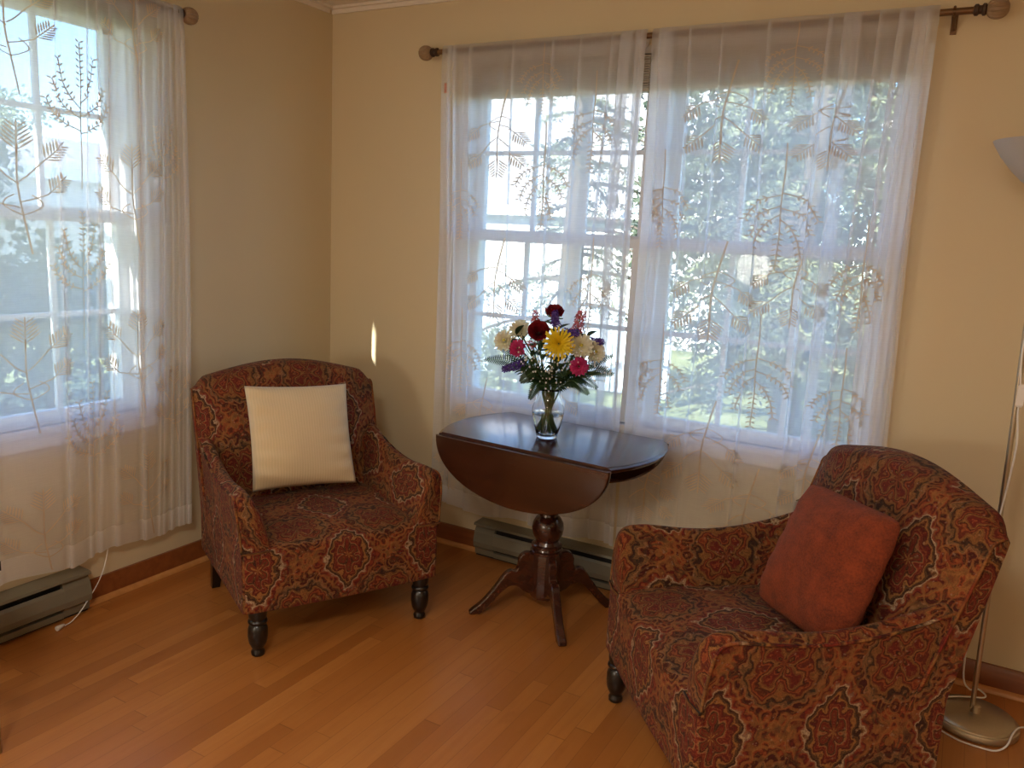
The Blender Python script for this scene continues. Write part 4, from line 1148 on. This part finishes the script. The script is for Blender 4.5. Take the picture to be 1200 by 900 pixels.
# small stand whose leg and dark corner enter the frame at the left
SX, SY = .412, -2.165
root = thing('side_stand', 'small stand with metal legs cut off by the frame edge near the heater', 'stand', (SX, SY, 0))
b = MB(); b.box(-.232, .232, -.21, .21, .525, .55); b.build('stand_top', BLACK, root, smooth=0)
for sx, sy in ((1, 1), (1, -1), (-1, 1), (-1, -1)):
    b = MB(); b.tube([(sx * .205, sy * .185, 0), (sx * .205, sy * .185, .15), (sx * .20, sy * .18, .525)], [.007, .0085, .013], 12); b.build('leg', BRASS, root)
b = MB(); b.box(-.20, .20, -.175, .175, .26, .272); b.build('shelf', BRASS, root, smooth=0)

# ------------------------------------------------------------------ outdoors
b = MB(); b.prism([(-.161, 2.56), (-.475, 2.56), (-.475, 2.70), (-.161, 2.86)], lambda p, q: (p, RY - .4, q), lambda p, q: (p, .6, q))
struct(b.build('sun_blocker_eave', FASC, smooth=0, fix=True))  # added eave out of view, keeps high sun off the side window
b = MB(); b.box(-40, 40, .4, 60, -.75, -.65); b.box(-40, -.4, -20, .4, -.75, -.65)
struct(b.build('ground_outside', m_lawn(), smooth=0))
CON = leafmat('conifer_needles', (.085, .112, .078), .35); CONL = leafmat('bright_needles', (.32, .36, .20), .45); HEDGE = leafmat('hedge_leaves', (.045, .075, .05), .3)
TREE = leafmat('tree_leaves', (.20, .25, .16), .4); BARK = plain('bark', (.075, .06, .048), .9, 0, .4, 30)
SIDE = m_siding('white_siding', (.62, .63, .65), (.50, .52, .55)); SIDB = m_siding('blue_siding', (.62, .70, .80), (.40, .48, .58))
ROOF = m_shingle('grey_shingles', (.26, .26, .28), (.40, .40, .42))
def leaf_quad(b, c, d, ln, w, r, mi=0):
    s = Vector((r.gauss(0, 1), r.gauss(0, 1), r.gauss(0, 1))); s = (s - d * s.dot(d)).normalized()
    b.add([c, c + d * ln * .5 + s * w, c + d * ln, c + d * ln * .5 - s * w], [(0, 1, 2, 3)], mi)
def conifer(label, x, y, h, spread, z0, nb, seed, dens=1.0, bright=.25, azr=None, zlow=.1):
    r = random.Random(seed); root = thing('conifer_tree', label, 'tree', (x, y, z0), 0, 'trees outside the windows')
    t, f = MB(), MB(); t.tube([(0, 0, 0), (.04, .02, h * .5), (0, 0, h)], [.16, .10, .01], 10)
    for i in range(nb):
        k = zlow + (1 - zlow) * (i + r.random()) / nb; z = h * k
        az = r.uniform(0, 2 * PI) if azr is None or r.random() < .25 else r.uniform(*azr)
        L = spread * (1.05 - k * .8) * r.uniform(.75, 1.1)
        d = Vector((math.cos(az), math.sin(az), 0)); pts = []
        for q in range(9):
            u = q / 8; pts.append(Vector((0, 0, z)) + d * L * u + Vector((0, 0, .18 * L * u - .42 * L * u * u)))
        t.tube(pts, [.028 * (1 - .9 * q / 8) for q in range(9)], 5, 0, False)
        side = Vector((-d.y, d.x, 0))
        for q in range(int(26 * dens)):
            u = r.uniform(.15, 1); p0 = pts[min(7, int(u * 8))].lerp(pts[min(8, int(u * 8) + 1)], (u * 8) % 1)
            tw = (d * r.uniform(.2, 1) + side * r.choice((-1, 1)) * r.uniform(.3, 1.1) + Vector((0, 0, r.uniform(-.7, .1)))).normalized()
            tl = r.uniform(.18, .42) * (1.2 - u * .5)
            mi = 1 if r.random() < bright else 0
            for e in range(13):
                v_ = e / 12; c = p0 + tw * tl * v_ + Vector((0, 0, -.10 * tl * v_ * v_ * 2))
                nd = (tw * .5 + Vector((r.gauss(0, 1), r.gauss(0, 1), r.gauss(-.2, .7))).normalized() * .8).normalized()
                leaf_quad(f, c, nd, r.uniform(.05, .095), .010, r, mi)
    t.build('trunk', BARK, root, smooth=180); f.build('foliage', [CON, CONL], root, smooth=0)
def leafy(label, x, y, z, rx, ry, rz, n, seed, mat, size=.09, z0=-.65, name='leafy_tree', lumps=14):
    r = random.Random(seed); root = thing(name, label, 'tree' if 'tree' in name else 'shrub', (x, y, z0), 0, 'trees outside the windows' if 'tree' in name else 'shrubs outside the windows')
    f, t = MB(), MB(); cz = z - z0
    t.tube([(0, 0, 0), (.03, 0, cz * .6), (0, .02, cz + rz * .3)], [max(.02, rx * .09), rx * .06, .01], 8)
    cs = [Vector((r.uniform(-.7, .7) * rx, r.uniform(-.7, .7) * ry, cz + r.uniform(-.7, .7) * rz)) for _ in range(lumps)]
    for c in cs: t.tube([(0, 0, cz * .5), c * .6 + Vector((0, 0, cz * .4)) * .5, c], [.02, .012, .005], 5, 0, False)
    for i in range(n):
        c = r.choice(cs); d = Vector((r.gauss(0, 1), r.gauss(0, 1), r.gauss(0, 1))).normalized()
        k = r.uniform(.55, 1.0) * .48
        p = c + Vector((d.x * rx * k, d.y * ry * k, d.z * rz * k)); nd = (d + Vector((r.gauss(0, .7), r.gauss(0, .7), r.gauss(0, .7)))).normalized()
        leaf_quad(f, p, nd, size * r.uniform(.7, 1.3), size * .35, r)
    t.build('trunk', BARK, root, smooth=180); f.build('foliage', mat, root, smooth=0)
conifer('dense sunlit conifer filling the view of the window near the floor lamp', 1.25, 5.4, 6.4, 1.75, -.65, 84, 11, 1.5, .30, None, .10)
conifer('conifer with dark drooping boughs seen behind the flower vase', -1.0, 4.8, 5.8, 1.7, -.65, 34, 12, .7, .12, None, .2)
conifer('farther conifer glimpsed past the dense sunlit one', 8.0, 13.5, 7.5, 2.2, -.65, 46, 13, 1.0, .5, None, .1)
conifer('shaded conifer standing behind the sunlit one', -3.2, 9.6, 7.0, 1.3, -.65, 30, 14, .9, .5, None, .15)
leafy('broad tree filling the gap beyond the sunlit conifer', -.2, 9.3, 1.9, 1.6, 1.0, 2.5, 9000, 31, [CON, CONL][0], .13, lumps=26)
leafy('pale green tree beyond the window nearest the floor lamp', 3.0, 8.4, 1.4, 1.2, .9, 2.0, 8000, 32, CONL, .12, lumps=24)
leafy('tall tree behind the conifers at the lamp side window', 1.9, 14.0, 3.0, 2.2, 1.0, 3.0, 9000, 33, TREE, .17, lumps=26)
leafy('unseen tall shrub added to block low sun at the side window', -1.05, -4.5, 1.1, .55, .55, 1.75, 15000, 41, HEDGE, .10, name='garden_shrub', lumps=60)  # added out of view, blocks the sun below the streak
leafy('unseen broad tree added to shade the shrubs outside the side window', -6.6, -4.2, 3.6, 2.4, 2.4, 1.8, 11000, 42, TREE, .16, lumps=40)  # added out of view to throw shade on the side shrubs
leafy('low bright shrub at the foot of the window behind the vase', -1.9, 5.2, -.05, .35, .35, .4, 900, 21, CONL, .07, name='garden_shrub')
leafy('leafy tree in front of the blue sky beyond the side window', -11.0, 3.3, 2.2, 1.1, 1.2, 1.0, 4200, 22, TREE, .14, lumps=20)
leafy('wide leafy tree beyond the white neighbour house', -23, 9.5, 3.4, 2.4, 3.4, 1.5, 5200, 26, TREE, .16, lumps=20)
leafy('dark shrub close under the side window', -4.6, 1.3, .35, .75, .9, .95, 5200, 23, HEDGE, .085, name='garden_shrub', lumps=22)
leafy('dark shrub farther along from the side window', -5.6, 3.2, .55, .8, 1.0, .95, 5200, 24, HEDGE, .085, name='garden_shrub', lumps=22)
leafy('dark shrub at the far edge of the side window view', -4.2, -.3, .3, .7, .6, .95, 3600, 25, HEDGE, .085, name='garden_shrub', lumps=18)

def house(label, x0, x1, y0, y1, zw, zr, along, mat, name='neighbour_house'):
    root = thing(name, label, 'house', ((x0 + x1) / 2, (y0 + y1) / 2, -.65), 0, 'houses outside the windows')
    o = Vector(((x0 + x1) / 2, (y0 + y1) / 2, -.65)); L = lambda *p: Vector(p) - o
    b = MB()
    c = [L(x, y, z) for z in (-.65, zw) for y in (y0, y1) for x in (x0, x1)]
    b.add(c, [(0, 2, 3, 1), (4, 5, 7, 6), (0, 1, 5, 4), (2, 6, 7, 3), (0, 4, 6, 2), (1, 3, 7, 5)]); b.build('wall', mat, root, smooth=0, fix=True)
    e = .35; b = MB(); f = MB(); th = .12
    if along == 'x':
        ym = (y0 + y1) / 2; pf = [(y0 - e, zw - .02), (ym, zr), (y1 + e, zw - .02), (y1 + e, zw + th), (ym, zr + th + .04), (y0 - e, zw + th)]
        b.prism(pf, lambda p, q: L(x0 - e, p, q), lambda p, q: L(x1 + e, p, q))
        c = [L(x, y, z) for z in (zw - .10, zw + th - .01) for y in (y0 - e - .04, y0 - e - .004) for x in (x0 - e, x1 + e)]
    else:
        xm = (x0 + x1) / 2; pf = [(x0 - e, zw - .02), (xm, zr), (x1 + e, zw - .02), (x1 + e, zw + th), (xm, zr + th + .04), (x0 - e, zw + th)]
        b.prism(pf, lambda p, q: L(p, y0 - e, q), lambda p, q: L(p, y1 + e, q))
        c = [L(x, y, z) for z in (zw - .10, zw + th - .01) for y in (y0 - e, y1 + e) for x in (x1 + e + .004, x1 + e + .04)]
    b.build('roof', ROOF, root, smooth=0, fix=True)
    f.add(c, [(0, 2, 3, 1), (4, 5, 7, 6), (0, 1, 5, 4), (2, 6, 7, 3), (0, 4, 6, 2), (1, 3, 7, 5)]); f.build('gutter', FASC, root, smooth=0, fix=True)
    return root, L
house('white-sided neighbour house seen through the window behind the vase', -12.5, -1.2, 12.4, 19, 1.95, 5.2, 'x', SIDE)
house('low white neighbour house seen through the side window', -19, -14.2, 2, 11, 2.2, 3.0, 'y', SIDE)
# pale plank fence between the gardens
root = thing('garden_fence', 'pale blue-white plank fence behind the conifer boughs', 'fence', (-3.2, 7.2, -.65))
for i in range(2):
    b = MB(); b.box(-2.4, 2.6, .021, .06, .25 + .75 * i, .33 + .75 * i); b.build('rail', FASC, root, smooth=0)
for i in range(24):
    b = MB(); x = -2.4 + i * .21; b.prism([(x, .03), (x + .19, .03), (x + .19, 1.22), (x + .095, 1.30), (x, 1.22)], lambda p, q: (p, 0, q), lambda p, q: (p, .02, q))
    b.build('plank', SIDB, root, smooth=0, fix=True)

# ------------------------------------------------------------------ light
W = bpy.data.worlds.new('World'); SC.world = W; W.use_nodes = True
nt = W.node_tree; nt.nodes.clear()
sky = nt.nodes.new('ShaderNodeTexSky'); sky.sky_type = 'NISHITA'; sky.sun_disc = False
SUN = Vector((-.235, -1.0, .50)).normalized()
sky.sun_elevation = math.asin(SUN.z); sky.sun_rotation = math.atan2(SUN.x, SUN.y)
sky.air_density = .75; sky.dust_density = 0; sky.ozone_density = 5.0
bg = nt.nodes.new('ShaderNodeBackground'); bg.inputs[1].default_value = .54
ow = nt.nodes.new('ShaderNodeOutputWorld'); nt.links.new(sky.outputs[0], bg.inputs[0]); nt.links.new(bg.outputs[0], ow.inputs[0])
sd = bpy.data.lights.new('sun', 'SUN'); sd.energy = 19; sd.angle = math.radians(.6); sd.color = (1, .95, .86)
so = bpy.data.objects.new('sun', sd); COL.objects.link(so); so.rotation_euler = (-SUN).to_track_quat('-Z', 'Y').to_euler(); so.location = (0, -8, 6)
def area(name, loc, size, power, color, target=None):
    d = bpy.data.lights.new(name, 'AREA'); d.shape = 'DISK'; d.size = size; d.energy = power; d.color = color
    o = bpy.data.objects.new(name, d); COL.objects.link(o); o.location = loc
    if target: o.rotation_euler = (Vector(target) - Vector(loc)).to_track_quat('-Z', 'Y').to_euler()
    return o
WARM = (1.0, .92, .82)
area('ceiling_fill_light', (2.3, -3.4, 2.36), .55, 25, WARM)  # added soft overhead fill, no ceiling fixture is seen
d = bpy.data.lights.new('right_fill_light', 'POINT'); d.energy = 6; d.color = WARM; d.shadow_soft_size = .16  # added warm fill at the rear right, no lamp stands there
o = bpy.data.objects.new('right_fill_light', d); COL.objects.link(o); o.location = (3.9, -4.3, 1.25)
d = bpy.data.lights.new('left_fill_light', 'POINT'); d.energy = 34; d.color = WARM; d.shadow_soft_size = .16  # added main warm fill behind the camera, without a lamp body
o = bpy.data.objects.new('left_fill_light', d); COL.objects.link(o); o.location = (1.0, -4.4, 1.25)

# ------------------------------------------------------------------ camera and view
cd = bpy.data.cameras.new('camera'); cam = bpy.data.objects.new('camera', cd); COL.objects.link(cam)
cam.location = (2.7388, -3.0370, 1.4504); cam.rotation_euler = (math.radians(79.4707), math.radians(-2.8113), math.radians(29.6036))
cd.sensor_fit = 'HORIZONTAL'; cd.sensor_width = 36; cd.lens = 944.32 / 1200 * 36; cd.clip_start = .02; cd.clip_end = 300
SC.camera = cam
SC.cycles.transparent_max_bounces = 24; SC.cycles.max_bounces = 12; SC.cycles.diffuse_bounces = 5; SC.cycles.sample_clamp_indirect = 6
vs_ = SC.view_settings; vs_.view_transform = 'Standard'; vs_.look = 'None'; vs_.gamma = 1; vs_.use_curve_mapping = False; vs_.exposure = .58
